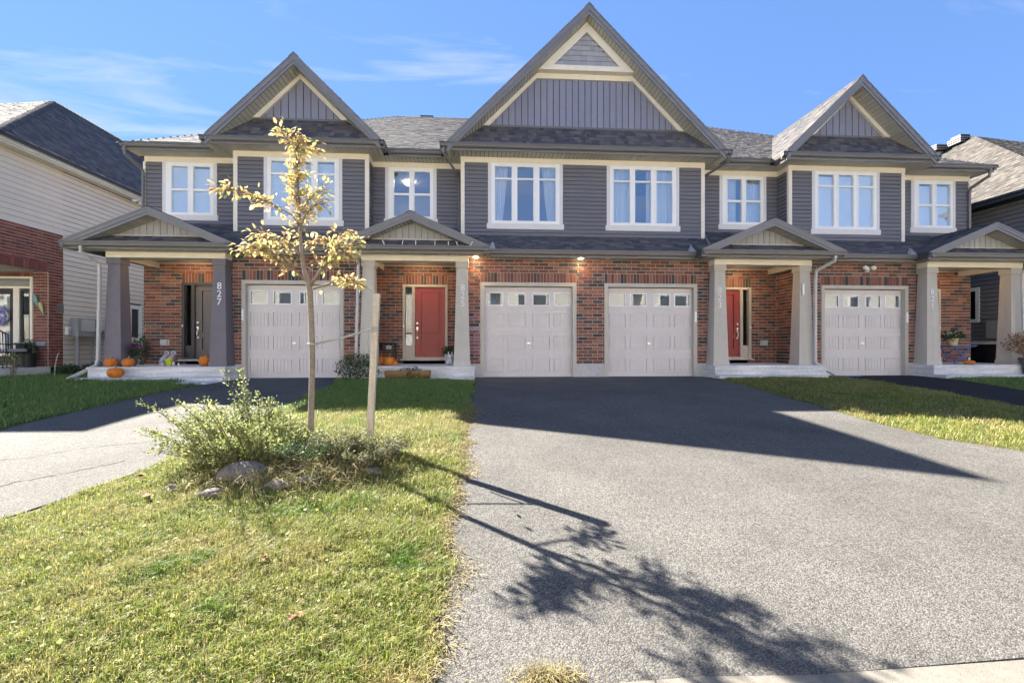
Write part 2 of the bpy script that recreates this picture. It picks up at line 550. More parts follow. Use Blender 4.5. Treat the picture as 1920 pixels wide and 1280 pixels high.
def wall_cells(a0, a1, z0, z1, holes):
    xs = sorted({a0, a1, *[min(max(h[0], a0), a1) for h in holes], *[min(max(h[1], a0), a1) for h in holes]})
    for p, q in zip(xs, xs[1:]):
        if q - p < 1e-5:
            continue
        c = [(h[2], h[3]) for h in holes if h[0] < q - 1e-6 and h[1] > p + 1e-6]
        for r, t in minus(z0, z1, c):
            if t - r > 1e-5:
                yield p, q, r, t


def brick_cells(a0, a1, z0, z1, holes, course=.0904, L=.267, off=0.0):
    k, z = 0, z0
    while z < z1 - .02:
        t = min(z + course, z1)
        mid = (z + t) / 2
        for p, q in minus(a0, a1, [(h[0], h[1]) for h in holes if h[2] < mid < h[3]]):
            g = math.floor((p - off) / L) * L + off + (L / 2 if k % 2 else 0)
            if g > p:
                g -= L
            while g < q:
                lo, hi = max(g, p), min(g + L, q)
                if hi - lo > .03:
                    yield lo, hi, z, t
                g += L
        z = t
        k += 1


def place_bricks(cells, parent, m, face, plane, limit=None, chalk=None):
    """cells (a0,a1,z0,z1[,p]); face 'front' (-y, a = x) or '+x' / '-x' (a = y)."""
    rest = MB()
    for i, (a0, a1, z0, z1) in enumerate(cells):
        j = U(-.0025, .002)
        mm = m
        if chalk and chalk(a0, a1, z0, z1):
            mm = 'chalk'
        gx, gz = (a0 + a1) / 2, (z0 + z1) / 2
        if limit is None or limit[0] > 0:
            if limit is not None:
                limit[0] -= 1
            o = bpy.data.objects.new('brick', unit('brick', mm))
            o.scale = (a1 - a0 - .011, .04, z1 - z0 - .011)
            if face == 'front':
                o.location = (gx, plane + .010 + j, gz)
            else:
                sx = 1 if face == '+x' else -1
                o.location = (plane - sx * (.010 + j), gx, gz)
                o.rotation_euler = (0, 0, R(90) * sx)
            link(o, parent)
        else:
            e = .0055
            if face == 'front':
                rest.box(a0 + e, a1 - e, plane - .008 + j, plane + .02, z0 + e, z1 - e)
            elif face == '+x':
                rest.box(plane - .02, plane + .008 + j, a0 + e, a1 - e, z0 + e, z1 - e)
            else:
                rest.box(plane - .008 + j, plane + .02, a0 + e, a1 - e, z0 + e, z1 - e)
    if rest.v:
        rest.build('bricks', m, parent, fix=False, kind='stuff')


def lap_siding(parent, m, a0, a1, z0, z1, holes, face, plane, course=.115, proud=.026, gap=.012):  # gap bares the dark sheathing as a painted shadow line under each lap
    z = z0
    while z < z1 - .01:
        t = min(z + course, z1)
        mid = (z + t) / 2
        for p, q in minus(a0, a1, [(h[0], h[1]) for h in holes if h[2] < mid < h[3]]):
            if q - p < .015:
                continue
            o = bpy.data.objects.new('siding_board', unit('lap', m))
            o.scale = (q - p - .003, proud, t - z - gap)
            if face == 'front':
                o.location = ((p + q) / 2, plane, z + gap)
            else:
                sx = 1 if face == '+x' else -1
                o.location = (plane, (p + q) / 2, z + gap)
                o.rotation_euler = (0, 0, R(90) * sx)
            link(o, parent)
        z = t


def shingles(parent, m, O, Ud, Vd, poly, single=False, expo=.143, wmin=.09, wmax=.24, thick=.011):
    """Shingle tabs on the plane O + u*Ud + v*Vd inside the convex polygon poly of (u, v)."""
    O, Ud, Vd = Vector(O), Vector(Ud).normalized(), Vector(Vd).normalized()
    Nn = Ud.cross(Vd)
    if Nn.z < 0:
        Nn = -Nn
    b = MB()
    v0, v1 = min(p[1] for p in poly), max(p[1] for p in poly)
    v = v0
    while v < v1 - .02:
        h = min(expo, v1 - v)
        xs = []
        for vm in (v + h * .5,):
            for (ua, va), (ub, vb) in zip(poly, poly[1:] + poly[:1]):
                if (va - vm) * (vb - vm) < 0:
                    xs.append(ua + (ub - ua) * (vm - va) / (vb - va))
        if len(xs) >= 2:
            lo, hi = min(xs), max(xs)
            u = lo - U(0, wmin)
            while u < hi:
                w = U(wmin, wmax)
                a, c = max(u, lo), min(u + w, hi)
                u += w
                if c - a < .02:
                    continue
                drop = U(0, .018) if v > v0 else 0
                th = thick * U(.6, 1.5)
                p = O + Ud * a + Vd * (v - drop)
                A, B2, Nv = Ud * (c - a - .003), Vd * (h + drop + .01), Nn * th
                if single:
                    o = bpy.data.objects.new('shingle', unit('tab', m))
                    o.matrix_basis = Matrix(((A.x, B2.x, Nv.x, p.x), (A.y, B2.y, Nv.y, p.y), (A.z, B2.z, Nv.z, p.z), (0, 0, 0, 1)))
                    link(o, parent)
                else:
                    q = [p, p + A, p + A + Nv, p + Nv, p + A + B2 + Nv * .25, p + B2 + Nv * .25, p + A + B2, p + B2]
                    b.add(q, [(0, 1, 2, 3), (3, 2, 4, 5), (0, 3, 5, 7), (1, 6, 4, 2)])
        v += h
    if b.v:
        return b.build('shingles', m, parent, fix=False, kind='stuff')


def np_mesh(name, verts, tris, m, parent=None, **props):
    me = bpy.data.meshes.new(name)
    nv, nf = len(verts), len(tris)
    me.vertices.add(nv)
    me.vertices.foreach_set('co', np.ascontiguousarray(verts, dtype=np.float32).ravel())
    me.loops.add(nf * 3)
    me.loops.foreach_set('vertex_index', np.ascontiguousarray(tris, dtype=np.int32).ravel())
    me.polygons.add(nf)
    me.polygons.foreach_set('loop_start', np.arange(0, nf * 3, 3, dtype=np.int32))
    me.update(calc_edges=True)
    me.materials.append(MT[m])
    return link(bpy.data.objects.new(name, me), parent, **props)


# ------------------------------------------------------------------ the lie of the land
AX = 2.98                                  # the row is mirrored about this party wall


def zg(x, y):
    """height of the ground: level at the garages, falling to the street; the lawns crown slightly."""
    x = np.asarray(x, float)
    y = np.asarray(y, float)
    z = -0.73 * np.clip(-y / 10.8, 0, None) ** 2.0
    near = np.clip((-y - .3) / 1.5, 0, 1)
    for a, b, h in ((-3.2, -.18, .06), (5.7, 9.0, .07), (11.9, 24, .05), (-24, -6.1, .06)):
        t = np.clip((x - a) / (b - a), 0, 1)
        z = z + near * h * np.sin(np.pi * t) ** .6
    z = z + .07 * np.exp(-(((x + 1.9) / .75) ** 2 + ((y + 8.0) / .55) ** 2))
    return z


def zgf(x, y):
    return float(zg(x, y))


def sheet(name, xs, ys, m, dz=0.0, zf=None, edge=0.0, **props):
    xs, ys = np.asarray(xs, float), np.asarray(ys, float)
    X, Y = np.meshgrid(xs, ys)
    if edge:
        ph = rs.rand(4) * 9
        X = X.copy()
        for c, sgn in ((0, -1), (-1, 1)):
            X[:, c] += edge * (np.sin(ys * 3.1 + ph[0]) + np.sin(ys * 7.7 + ph[1]) + .7 * np.sin(ys * 17 + ph[2])) * .5
    Z = (zf or zg)(X, Y) + dz
    n, k = X.shape
    idx = np.arange(n * k).reshape(n, k)
    q = np.stack([idx[:-1, :-1], idx[:-1, 1:], idx[1:, 1:], idx[1:, :-1]], -1).reshape(-1, 4)
    t = np.concatenate([q[:, [0, 1, 2]], q[:, [0, 2, 3]]])
    return np_mesh(name, np.stack([X, Y, Z], -1).reshape(-1, 3), t, m, **props)


MT['ground'] = mat('lawn_earth', (.075, .085, .03), .95, 0, [(6, .3), (40, .35), (140, .3)], (80, .8, .012), tint2=[(1.3, .5, .7, (.17, .135, .07)), (12, .55, .7, (.07, .05, .03))], spec=.1)
far = [-400, -200, -100, -60, -40, -26]
kerb_y = lambda x: -10.72 + .038 * np.clip(x, -30, 30)      # the street runs slightly askew to the row
skew = lambda X, Y: Y + (kerb_y(X) + 10.72 - .04) * np.clip((-Y - 9.2) / 1.52, 0, 1)
EDGE = dict(
    shared=(([0, -2, -4.5, -6.6, -10, -11], [-.08, -.10, -.12, -.14, -.20, -.25]), ([0, -1.2, -2.8, -4.5, -5.7, -6.7, -7.4, -7.8, -8.6, -11], [5.86, 5.80, 5.74, 5.60, 5.54, 5.56, 5.70, 5.95, 6.6, 8.2])),
    left=(([0, -6.5, -8, -9, -11], [-6.10, -6.06, -6.2, -6.5, -7.6]), ([0, -.7, -2, -3.6, -7.4, -8.1, -8.7, -9, -11], [-3.62, -3.58, -3.25, -3.12, -3.18, -3.30, -3.52, -3.68, -4.6])),
    fresh=(([0, -.8, -5.7, -11], [9.82, 9.74, 8.80, 7.9]), ([0, -1.8, -4.1, -11], [12.25, 11.85, 10.95, 10.4])))


def edge(name, side, y):
    ys, xs = EDGE[name][side]
    return np.interp(-np.asarray(y, float), [-v for v in ys], xs)


gx = far + list(np.arange(-20, 24.01, .16)) + [30, 40, 60, 100, 200, 400]
gy = list(np.arange(-10.72, 2.01, .16)) + [3, 5, 9, 15, 25, 50, 100, 200, 400]


def ground_sheet(name, X, Y, m, dz, **props):
    Y = skew(X, Y)
    Z = zg(X, Y) + dz
    n, k = X.shape
    idx = np.arange(n * k).reshape(n, k)
    q = np.stack([idx[:-1, :-1], idx[:-1, 1:], idx[1:, 1:], idx[1:, :-1]], -1).reshape(-1, 4)
    return np_mesh(name, np.stack([X, Y, Z], -1).reshape(-1, 3), np.concatenate([q[:, [0, 1, 2]], q[:, [0, 2, 3]]]), m, **props)


ground_sheet('lawn', *np.meshgrid(np.array(gx, float), np.array(gy, float)), 'ground', 0.0, kind='structure')
dy = np.append(np.arange(-10.72, .10, .06), .13)
for name, key, m_ in (('shared_driveway', 'shared', 'asphalt'), ('left_driveway', 'left', 'asphalt'), ('fresh_driveway', 'fresh', 'asphalt_new')):
    ph = rs.rand(6) * 9
    j = [.012 * (np.sin(dy * 3.1 + ph[k]) + np.sin(dy * 7.7 + ph[k + 1]) + .8 * np.sin(dy * 19 + ph[k + 2])) for k in (0, 3)]
    a, b = edge(key, 0, dy) + j[0], edge(key, 1, dy) + j[1]
    t = np.linspace(0, 1, 13)[None, :]
    X = a[:, None] * (1 - t) + b[:, None] * t
    ground_sheet(name, X, np.repeat(dy[:, None], 13, 1), m_, .009, kind='structure')
kb = MB()
for i in range(60):                        # the kerb is dropped along the driveways; a joint every 3 m
    x0 = -90 + i * 3 + .8
    ya, yb_ = float(kerb_y(x0)), float(kerb_y(x0 + 2.99))
    kb.hexa([(x0, ya - .28, -1), (x0 + 2.99, yb_ - .28, -1), (x0 + 2.99, yb_, -1), (x0, ya, -1), (x0, ya - .28, -.725), (x0 + 2.99, yb_ - .28, -.725), (x0 + 2.99, yb_, -.705), (x0, ya, -.705)])
kb.build('kerb', 'kerb', kind='structure')
flat = lambda x, y: np.zeros_like(np.asarray(x, float)) - .765
RX, RY = np.meshgrid(np.array([-400, -100, -30, 0, 30, 100, 400.]), np.array([-19.5, -16, -12, -10.98]))
RY = RY + .038 * np.clip(RX, -30, 30)
idx = np.arange(28).reshape(4, 7)
q = np.stack([idx[:-1, :-1], idx[:-1, 1:], idx[1:, 1:], idx[1:, :-1]], -1).reshape(-1, 4)
np_mesh('road', np.stack([RX, RY, flat(RX, RY)], -1).reshape(-1, 3), np.concatenate([q[:, [0, 1, 2]], q[:, [0, 2, 3]]]), 'asphalt_road', kind='structure')
sheet('far_boulevard', [-400, -100, -30, 0, 30, 100, 400], [-400, -100, -40, -18.2], 'ground', zf=lambda x, y: np.zeros_like(np.asarray(x, float)) - .70, kind='structure')


# ------------------------------------------------------------------ the row of townhouses
ZS, ZE = 3.17, 6.14                        # soffit heights
S_MAIN, EAVE_Z, RIDGE_Y = .62, 6.29, 7.1
COURSE = .0904


def text_digit(ch, x, y, z, size, parent, m='digit', rot=(R(90), 0, 0), thin=0.0):
    c = bpy.data.curves.new('digit', 'FONT')
    c.body = ch
    c.size = size
    c.align_x = 'CENTER'
    c.align_y = 'CENTER'
    c.extrude = .008
    c.offset = thin
    tmp = bpy.data.objects.new('digit_curve', c)
    COL.objects.link(tmp)
    me = bpy.data.meshes.new_from_object(tmp.evaluated_get(bpy.context.evaluated_depsgraph_get()))
    bpy.data.objects.remove(tmp)
    me.materials.clear()
    me.materials.append(MT[m])
    o = bpy.data.objects.new('digit', me)
    o.location = (x, y, z)
    o.rotation_euler = rot
    return link(o, parent)


def window(H, X, u0, u1, y, zt, zb, kind, behind):
    """u0..u1 is the outside of the casing; kind 3 = three casements with transoms, 2 = two sashes."""
    a0, a1 = sorted((X(u0), X(u1)))
    cw = .095
    f0, f1, fb = a0 + cw, a1 - cw, (4.29 if kind == 3 else 4.52)
    F = f1 - f0
    fr = [(.053, .296), (.379, .615), (.704, .941)] if kind == 3 else [(.122, .46), (.58, .927)]
    if kind == 2 and X(1) < X(0):
        pass
    p0, p1, tz, th = (4.37, 5.89, 5.55, .045) if kind == 3 else (4.59, 5.88, 5.225, .06)
    win = MB()
    panes, sashes = [], []
    for a, b in fr:
        panes += [(f0 + a * F, f0 + b * F, p0, tz - th / 2), (f0 + a * F, f0 + b * F, tz + th / 2, p1)]
        sashes.append((f0 + a * F - .032, f0 + b * F + .032))
    for c in wall_cells(f0, f1, fb, zt - .005, panes):
        win.box(c[0], c[1], y - .03, y + .05, c[2], c[3])
    w = win.build('window', 'white', H)
    for s0, s1 in sashes:
        ring = MB()
        for c in wall_cells(s0, s1, p0 - .032, p1 + .032, [(s0 + .026, s1 - .026, p0 - .006, p1 + .006)]):
            ring.box(c[0], c[1], y - .042, y - .03, c[2], c[3])
        ring.build('sash', 'white', w)
    for q in panes:
        ubox('pane', 'pane', w, q[0] - .004, q[1] + .004, y + .006, y + .014, q[2] - .004, q[3] + .004)
    ubox('window_casing', 'casing', H, a0, f0, y - .026, y + .02, fb, zt)
    ubox('window_casing', 'casing', H, f1, a1, y - .026, y + .02, fb, zt)
    ubox('window_sill', 'casing', H, a0 - .035, a1 + .035, y - .034, y + .02, fb - .155, fb)
    # the room behind
    dep = 6.6 if behind == 'deep' else 2.6
    ubox('room_floor', 'room', H, a0 - .35, a1 + .35, y + .09, y + dep, 3.9, 3.95)
    ubox('room_ceiling', 'room', H, a0 - .35, a1 + .35, y + .09, y + dep, 6.02, 6.07)
    ubox('room_wall', 'room', H, a0 - .35, a1 + .35, y + dep, y + dep + .05, 3.95, 6.02)
    ubox('room_wall', 'room', H, a0 - .4, a0 - .35, y + .09, y + dep, 3.95, 6.02)
    ubox('room_wall', 'room', H, a1 + .35, a1 + .4, y + .09, y + dep, 3.95, 6.02)
    if behind == 'blind':
        for a, b in fr:
            ubox('roller_blind', 'blind', w, f0 + a * F - .01, f0 + b * F + .01, y + .052, y + .058, p0 - .01, p1 - U(0, .05))
    if behind in ('deep', 'sheer'):
        spans = [(f0 + .02, f0 + (.25 if behind == 'deep' else .40) * F), (f1 - (.25 if behind == 'deep' else .42) * F, f1 - .02)]
        for si, (c0, c1) in enumerate(spans):
            b = MB()
            n = 40
            vs, fs = [], []
            for i in range(n + 1):
                t = i / n
                for zz, k in ((p0 - .1, .62 if behind == 'deep' else 1), (5.0, .8 if behind == 'deep' else 1), (p1 + .05, 1.0)):
                    base = c0 if si == 0 else c1
                    xx = base + ((c0 + (c1 - c0) * t) - base) * (k if behind == 'deep' else 1)
                    vs.append((xx, y + .16 + .03 * math.sin(t * 38 + si) + .01 * math.sin(t * 91), zz))
            for i in range(n):
                for j in range(2):
                    fs.append((i * 3 + j, (i + 1) * 3 + j, (i + 1) * 3 + j + 1, i * 3 + j + 1))
            b.add(vs, fs)
            b.build('curtain', 'curtain', w, smooth=True, fix=False)
    return w


def ceiling_lamp(H, x, y, z):
    b = MB()
    b.lathe([(.02, -.10), (.10, -.085), (.16, -.04), (.175, 0)], (x, y, z), 16)
    b.build('ceiling_lamp', 'ceiling_bulb', H, smooth=True)


def garage(H, X, u0, u1, keypad):
    """u0..u1 outside of the trim; the leaf sits 12 cm back."""
    a0, a1 = sorted((X(u0), X(u1)))
    t = MB()
    t.box(a0, a0 + .095, -.03, .15, 0, 2.53)
    t.box(a1 - .095, a1, -.03, .15, 0, 2.53)
    t.box(a0 + .095, a1 - .095, -.03, .15, 2.44, 2.53)
    t.box(a0 - .012, a0, -.012, 0, 0, 2.542)
    t.box(a1, a1 + .012, -.012, 0, 0, 2.542)
    t.box(a0, a1, -.012, 0, 2.53, 2.542)
    t.build('garage_door_trim', 'taupe', H)
    l0, l1 = a0 + .095, a1 - .095
    Wd = l1 - l0
    y = .115
    pf = [(.022, .217), (.268, .468), (.548, .744), (.792, .984)]
    slots = [(l0 + a * Wd, l0 + b * Wd) for a, b in pf]
    zs = [0.012, .62, 1.225, 1.83, 2.44]
    wz = (1.925, 2.285)
    d = MB()
    for k in range(4):
        holes = [(a + .02, b - .02, wz[0] + .02, wz[1] - .02) for a, b in slots] if k == 3 else [(a, b, zs[k] + .13, zs[k] + .49) for a, b in slots]
        for c in wall_cells(l0, l1, zs[k], zs[k + 1] - .014, holes):
            d.box(c[0], c[1], y, y + .045, c[2], c[3])
    for k in range(3):                     # the tongue in the joint between two sections
        d.box(l0, l1, y + .014, y + .04, zs[k + 1] - .015, zs[k + 1] + .001)
    leaf = d.build('garage_door', 'door_panel', H)
    for k in range(3):
        for a, b in slots:
            z0 = zs[k] + .13
            z1 = z0 + .36
            p = MB().box(a - .01, b + .01, y + .026, y + .040, z0 - .01, z1 + .01)
            p.box(a + .013, b - .013, y + .006, y + .026, z0 + .013, z1 - .013)
            n = 5
            s = (b - a - .026) / n
            for i in range(n):
                p.box(a + .013 + i * s + .003, a + .013 + (i + 1) * s - .003, y - .002, y + .006, z0 + .013, z1 - .013)
            p.build('door_panel', 'door_panel', leaf)
    for a, b in slots:
        p = MB()
        for c in wall_cells(a, b, wz[0], wz[1], [(a + .024, b - .024, wz[0] + .024, wz[1] - .024)]):
            p.box(c[0], c[1], y - .012, y + .0, c[2], c[3])
        p.build('pane_frame', 'white', leaf)
        ubox('pane', 'pane_dark', leaf, a + .02, b - .02, y + .012, y + .018, wz[0] + .02, wz[1] - .02)
    c = (l0 + l1) / 2 + U(-.03, .03)
    hb = MB().box(c - .06, c + .06, y - .035, y - .022, .905, .925)
    hb.box(c - .012, c + .012, y - .024, y, .89, .94)
    hb.build('handle', 'metal', leaf)
    ubox('bottom_seal', 'white', leaf, l0, l1, y - .006, y + .04, -.008, .012)
    ubox('pane_backing', 'pane_backing_grey', H, l0 + .02, l1 - .02, .168, .174, 1.86, 2.34)  # added grey sheet; its colour lightens the dark seen through the panes
    if keypad is not None:
        ubox('keypad', 'white', H, keypad - .022, keypad + .022, -.058, -.03, 1.50, 1.78)


def front_door(H, X, u0, leafm, framem, numeral):
    """frame u0..u0+1.285 in the porch back wall; the leaf on the side nearer the party wall, then a sidelight."""
    y, m = 1.2, (1 if X(1) > X(0) else -1)
    fx = lambda d: X(u0 + d)
    dl = (.065, .937)
    sl = (1.02, 1.215)
    t = MB()
    a0, a1 = sorted((fx(0), fx(1.285)))
    hol = [(*sorted((fx(dl[0]), fx(dl[1]))), .52, 2.545), (*sorted((fx(sl[0]), fx(sl[1]))), .53, 2.545)]
    for c in wall_cells(a0, a1, .47, 2.61, hol):
        t.box(c[0], c[1], y - .035, y + .12, c[2], c[3])
    t.build('door_frame', framem, H)
    ubox('door_sill', 'concrete' if framem != 'bronze' else 'slab', H, a0 - .05, a1 + .05, y - .12, y + .1, .425, .47)
    h = hol[0]
    yl = y + .03
    d = MB()
    pan = [(h[0] + .17, h[1] - .16, 1.20, 2.40), (h[0] + .17, h[1] - .16, .74, 1.08)]
    for c in wall_cells(h[0], h[1], h[2], h[3], pan):
        d.box(c[0], c[1], yl, yl + .045, c[2], c[3])
    door = d.build('door_leaf', leafm, H)
    for p in pan:                          # each panel: proud moulding, deep groove, raised field
        r = MB().box(p[0] - .01, p[1] + .01, yl + .030, yl + .044, p[2] - .01, p[3] + .01)
        for c in wall_cells(p[0] - .016, p[1] + .016, p[2] - .016, p[3] + .016, [(p[0] + .004, p[1] - .004, p[2] + .004, p[3] - .004)]):
            r.box(c[0], c[1], yl - .012, yl + .004, c[2], c[3])
        r.box(p[0] + .034, p[1] - .034, yl + .004, yl + .030, p[2] + .034, p[3] - .034)
        r.build('door_panel', leafm, door)
    hx = fx(dl[1] - .065)
    hb = MB()
    for zz, r in ((1.50, .034), (1.36, .04)):
        q = MB().lathe([(r, 0), (r, .012), (r * .7, .03)], n=14)
        hb.add([(hx + vx, yl - vz, zz + vy) for vx, vy, vz in q.v], q.f)
    hb.tube([(hx, yl - .005, 1.29), (hx, yl - .05, 1.26), (hx, yl - .055, 1.15), (hx, yl - .03, 1.10), (hx, yl - .004, 1.09)], .011, 8)
    hb.box(hx - .02, hx + .02, yl - .012, yl, 1.06, 1.12)
    hb.box(hx - .016, hx + .016, yl - .012, yl, 1.26, 1.34)
    hb.build('handle', 'metal', door, smooth=False)
    s = hol[1]
    ubox('sidelight', 'pane_dark', H, s[0] - .01, s[1] + .01, y + .03, y + .038, .86, s[3] + .01)
    ubox('sidelight_panel', framem, H, s[0] - .005, s[1] + .005, y + .02, y + .05, s[2] - .005, .86)
    ubox('hall_blind', 'dark' if numeral == '825' else 'hall', H, s[0], s[1], y + .3, y + .31, .6, 2.5)
    ubox('doorbell', 'white', H, fx(1.285 - .03) - .012, fx(1.285 - .03) + .012, y - .05, y - .035, 1.37, 1.44)


def gutter_x(H, X, u0, u1, y, zt, m='gutter', fascia=True, z_s=None):
    a0, a1 = sorted((X(u0), X(u1)))
    p = [(a0, y, zt), (a0, y, zt - .035), (a0, y + .012, zt - .05), (a0, y + .018, zt - .085), (a0, y + .045, zt - .118), (a0, y + .115, zt - .118), (a0, y + .115, zt)]
    g = MB().extr(p, (a1 - a0, 0, 0))
    g.box(a0, a1, y - .008, y + .006, zt - .016, zt + .004)
    g.build('gutter', m, H)
    if fascia:
        ubox('fascia', 'fascia' if m == 'gutter' else m, H, a0, a1, y + .117, y + .14, (z_s if z_s is not None else zt - .17) - .012, zt - .02)


def gutter_y(H, X, u, su, y0, y1, zt, m='gutter', z_s=None):
    """a return along the depth; the lip faces su (in u)."""
    sx = su * (1 if X(1) > X(0) else -1)
    a = X(u)
    f = lambda d, z: (a - sx * d, y0, z)
    p = [f(0, zt), f(0, zt - .035), f(.012, zt - .05), f(.018, zt - .085), f(.045, zt - .118), f(.115, zt - .118), f(.115, zt)]
    g = MB().extr(p, (0, y1 - y0, 0))
    g.box(a - sx * .006, a + sx * .008, y0, y1, zt - .016, zt + .004)
    g.build('gutter', m, H)
    ubox('fascia', 'fascia' if m == 'gutter' else m, H, a - sx * .14, a - sx * .117, y0 + .1, y1, (z_s if z_s is not None else zt - .17) - .012, zt - .02)


def soffit_x(H, X, u0, u1, y0, y1, z, m='soffit', w=.118):
    a0, a1 = sorted((X(u0), X(u1)))
    s = ubox('soffit', 'sheath', H, a0, a1, y0, y1, z + .012, z + .03)
    n = max(1, round((a1 - a0) / w))
    st = (a1 - a0) / n
    for i in range(n):
        ubox('soffit_board', m, s, a0 + i * st + .007, a0 + (i + 1) * st - .007, y0, y1, z, z + .012)


def column(H, X, u, m, y0=-.41, z0=.33, z1=3.02, b=.205, t=.142):
    x, yc = X(u), y0 + b
    c = MB()
    c.hexa([(x - b, yc - b, z0 + .11), (x + b, yc - b, z0 + .11), (x + b, yc + b, z0 + .11), (x - b, yc + b, z0 + .11), (x - t, yc - t, z1 - .16), (x + t, yc - t, z1 - .16), (x + t, yc + t, z1 - .16), (x - t, yc + t, z1 - .16)])
    c.box(x - b - .016, x + b + .016, yc - b - .016, yc + b + .016, z0, z0 + .11)
    c.box(x - t - .026, x + t + .026, yc - t - .026, yc + t + .026, z1 - .16, z1)
    return c.build('porch_column', m, H)


def batten_wall(H, X, parent, pts, y, spacing, m, rootname='gable_wall'):
    """vertical boards filling the polygon pts (u, z); returns nothing. Boards follow the slopes."""
    us = [p[0] for p in pts]
    u0, u1 = min(us), max(us)

    def zspan(u):
        zz = []
        for (ua, za), (ub, zb) in zip(pts, pts[1:] + pts[:1]):
            if abs(ub - ua) < 1e-6:
                continue
            if min(ua, ub) - 1e-6 <= u <= max(ua, ub) + 1e-6:
                zz.append(za + (zb - za) * (u - ua) / (ub - ua))
        return (min(zz), max(zz)) if len(zz) > 1 else (0, 0)

    k = math.floor(u0 / spacing)
    while k * spacing < u1:
        p, q = max(u0, k * spacing), min(u1, (k + 1) * spacing)
        k += 1
        if q - p < .01:
            continue
        gp = .006 if m == 'batten_porch' else .010
        brk = [p + gp] + [u for u in sorted(us) if p + .02 < u < q - .02] + [q - gp]
        if brk[-1] - brk[0] < .015:
            continue
        b = MB()
        for a, c in zip(brk, brk[1:]):
            za, zc = zspan(a), zspan(c)
            poly = [(X(a), y, za[0]), (X(c), y, zc[0]), (X(c), y, zc[1]), (X(a), y, za[1])]
            b.extr(poly, (0, .016, 0))
        b.build('batten_board', m, parent)


def gable_roof(H, X, uc, zp, hw, slope, y0, y1, sides, fv, wall_y, bw=.118, shingle_y=None):
    """both slopes (or one) of a gable whose ridge runs back from y0 to y1; rake boards, rake soffit."""
    th = fv - .02
    for sd in sides:
        ue = uc + sd * hw
        ze = zp - slope * hw
        L = hw * math.sqrt(1 + slope ** 2)
        b = MB()
        b.extr([(X(uc), y0 + .02, zp), (X(ue), y0 + .02, ze), (X(ue), y0 + .02, ze - .10), (X(uc), y0 + .02, zp - .10)], (0, y1 - y0, 0))
        rf = b.build('roof', 'roof_base', H)
        up = Vector((X(uc) - X(ue), 0, zp - ze)).normalized()
        shingles(rf, 'shingle', (X(ue), y0, ze + .004), (0, 1, 0), up, [(0, 0), (y1 - y0, 0), (y1 - y0, L), (0, L)])
        f = MB()
        f.extr([(X(uc), y0, zp - .012), (X(ue), y0, ze - .012), (X(ue), y0, ze - fv * .62), (X(uc), y0, zp - fv * .62)], (0, .03, 0))
        f.build('rake_board', 'fascia', H)
        f = MB()
        f.extr([(X(uc), y0 + .018, zp - fv * .62), (X(ue), y0 + .018, ze - fv * .62), (X(ue), y0 + .018, ze - fv), (X(uc), y0 + .018, zp - fv)], (0, .03, 0))
        f.build('rake_board', 'fascia', H)
        f = MB()
        f.extr([(X(uc), y0 - .012, zp + .012), (X(ue), y0 - .012, ze + .012), (X(ue), y0 - .012, ze - .03), (X(uc), y0 - .012, zp - .03)], (0, .02, 0))
        f.build('drip_edge', 'fascia', H)
        # boards under the overhang
        bk = MB().extr([(X(uc), y0 + .05, zp - fv + .035), (X(ue), y0 + .05, ze - fv + .035), (X(ue), y0 + .05, ze - fv + .02), (X(uc), y0 + .05, zp - fv + .02)], (0, wall_y - y0, 0)).build('rake_soffit', 'sheath', H)
        n = round(L / bw)
        for i in range(n):
            d0, d1 = (i * L / n + .009) / L, ((i + 1) * L / n - .009) / L
            q = [(X(uc + sd * hw * d), zp - slope * hw * d - fv) for d in (d0, d1)]
            MB().extr([(q[0][0], y0 + .05, q[0][1] + .018), (q[1][0], y0 + .05, q[1][1] + .018), (q[1][0], y0 + .05, q[1][1] + .004), (q[0][0], y0 + .05, q[0][1] + .004)], (0, wall_y - y0, 0)).build('soffit_board', 'soffit', bk, fix=False)
    caps = MB()                             # ridge cap
    n = int((y1 - y0) / .16)
    for i in range(n):
        ya = y0 + i * .16
        for sd in (-1, 1):
            caps.add([(X(uc), ya - .01, zp + .030), (X(uc) + sd * .13, ya - .01, zp + .030 - slope * .13), (X(uc) + sd * .13, ya + .2, zp + .016 - slope * .13), (X(uc), ya + .2, zp + .016)], [(0, 1, 2, 3)])
    caps.build('ridge_cap', 'shingle', H, fix=False)


def skirt(H, X, u0b, u1b, u0t, u1t, y0, z0, y1, z1, single=False, flash=True):
    """small pent roof across the foot of a gable."""
    p = [(X(u0b), y0, z0), (X(u1b), y0, z0), (X(u1t), y1, z1), (X(u0t), y1, z1)]
    rf = MB().extr(p, (0, 0, -.05)).build('pent_roof', 'roof_base', H)
    up = Vector((0, y1 - y0, z1 - z0))
    L = up.length
    lo = min(X(u0b), X(u1b))
    pts = [(abs(X(u0b) - lo), 0), (abs(X(u1b) - lo), 0), (abs(X(u1t) - lo), L), (abs(X(u0t) - lo), L)]
    if X(1) < X(0):
        pts = [(X(u1b) - lo, 0), (X(u0b) - lo, 0), (X(u0t) - lo, L), (X(u1t) - lo, L)]
    shingles(rf, 'shingle', (lo, y0, z0 + .004), (1, 0, 0), up, pts, single)
    if flash:
        a, b = sorted((X(u0t), X(u1t)))
        ubox('flashing', 'gutter', H, a, b, y1 - .03, y1 + .0, z1 - .02, z1 + .035)


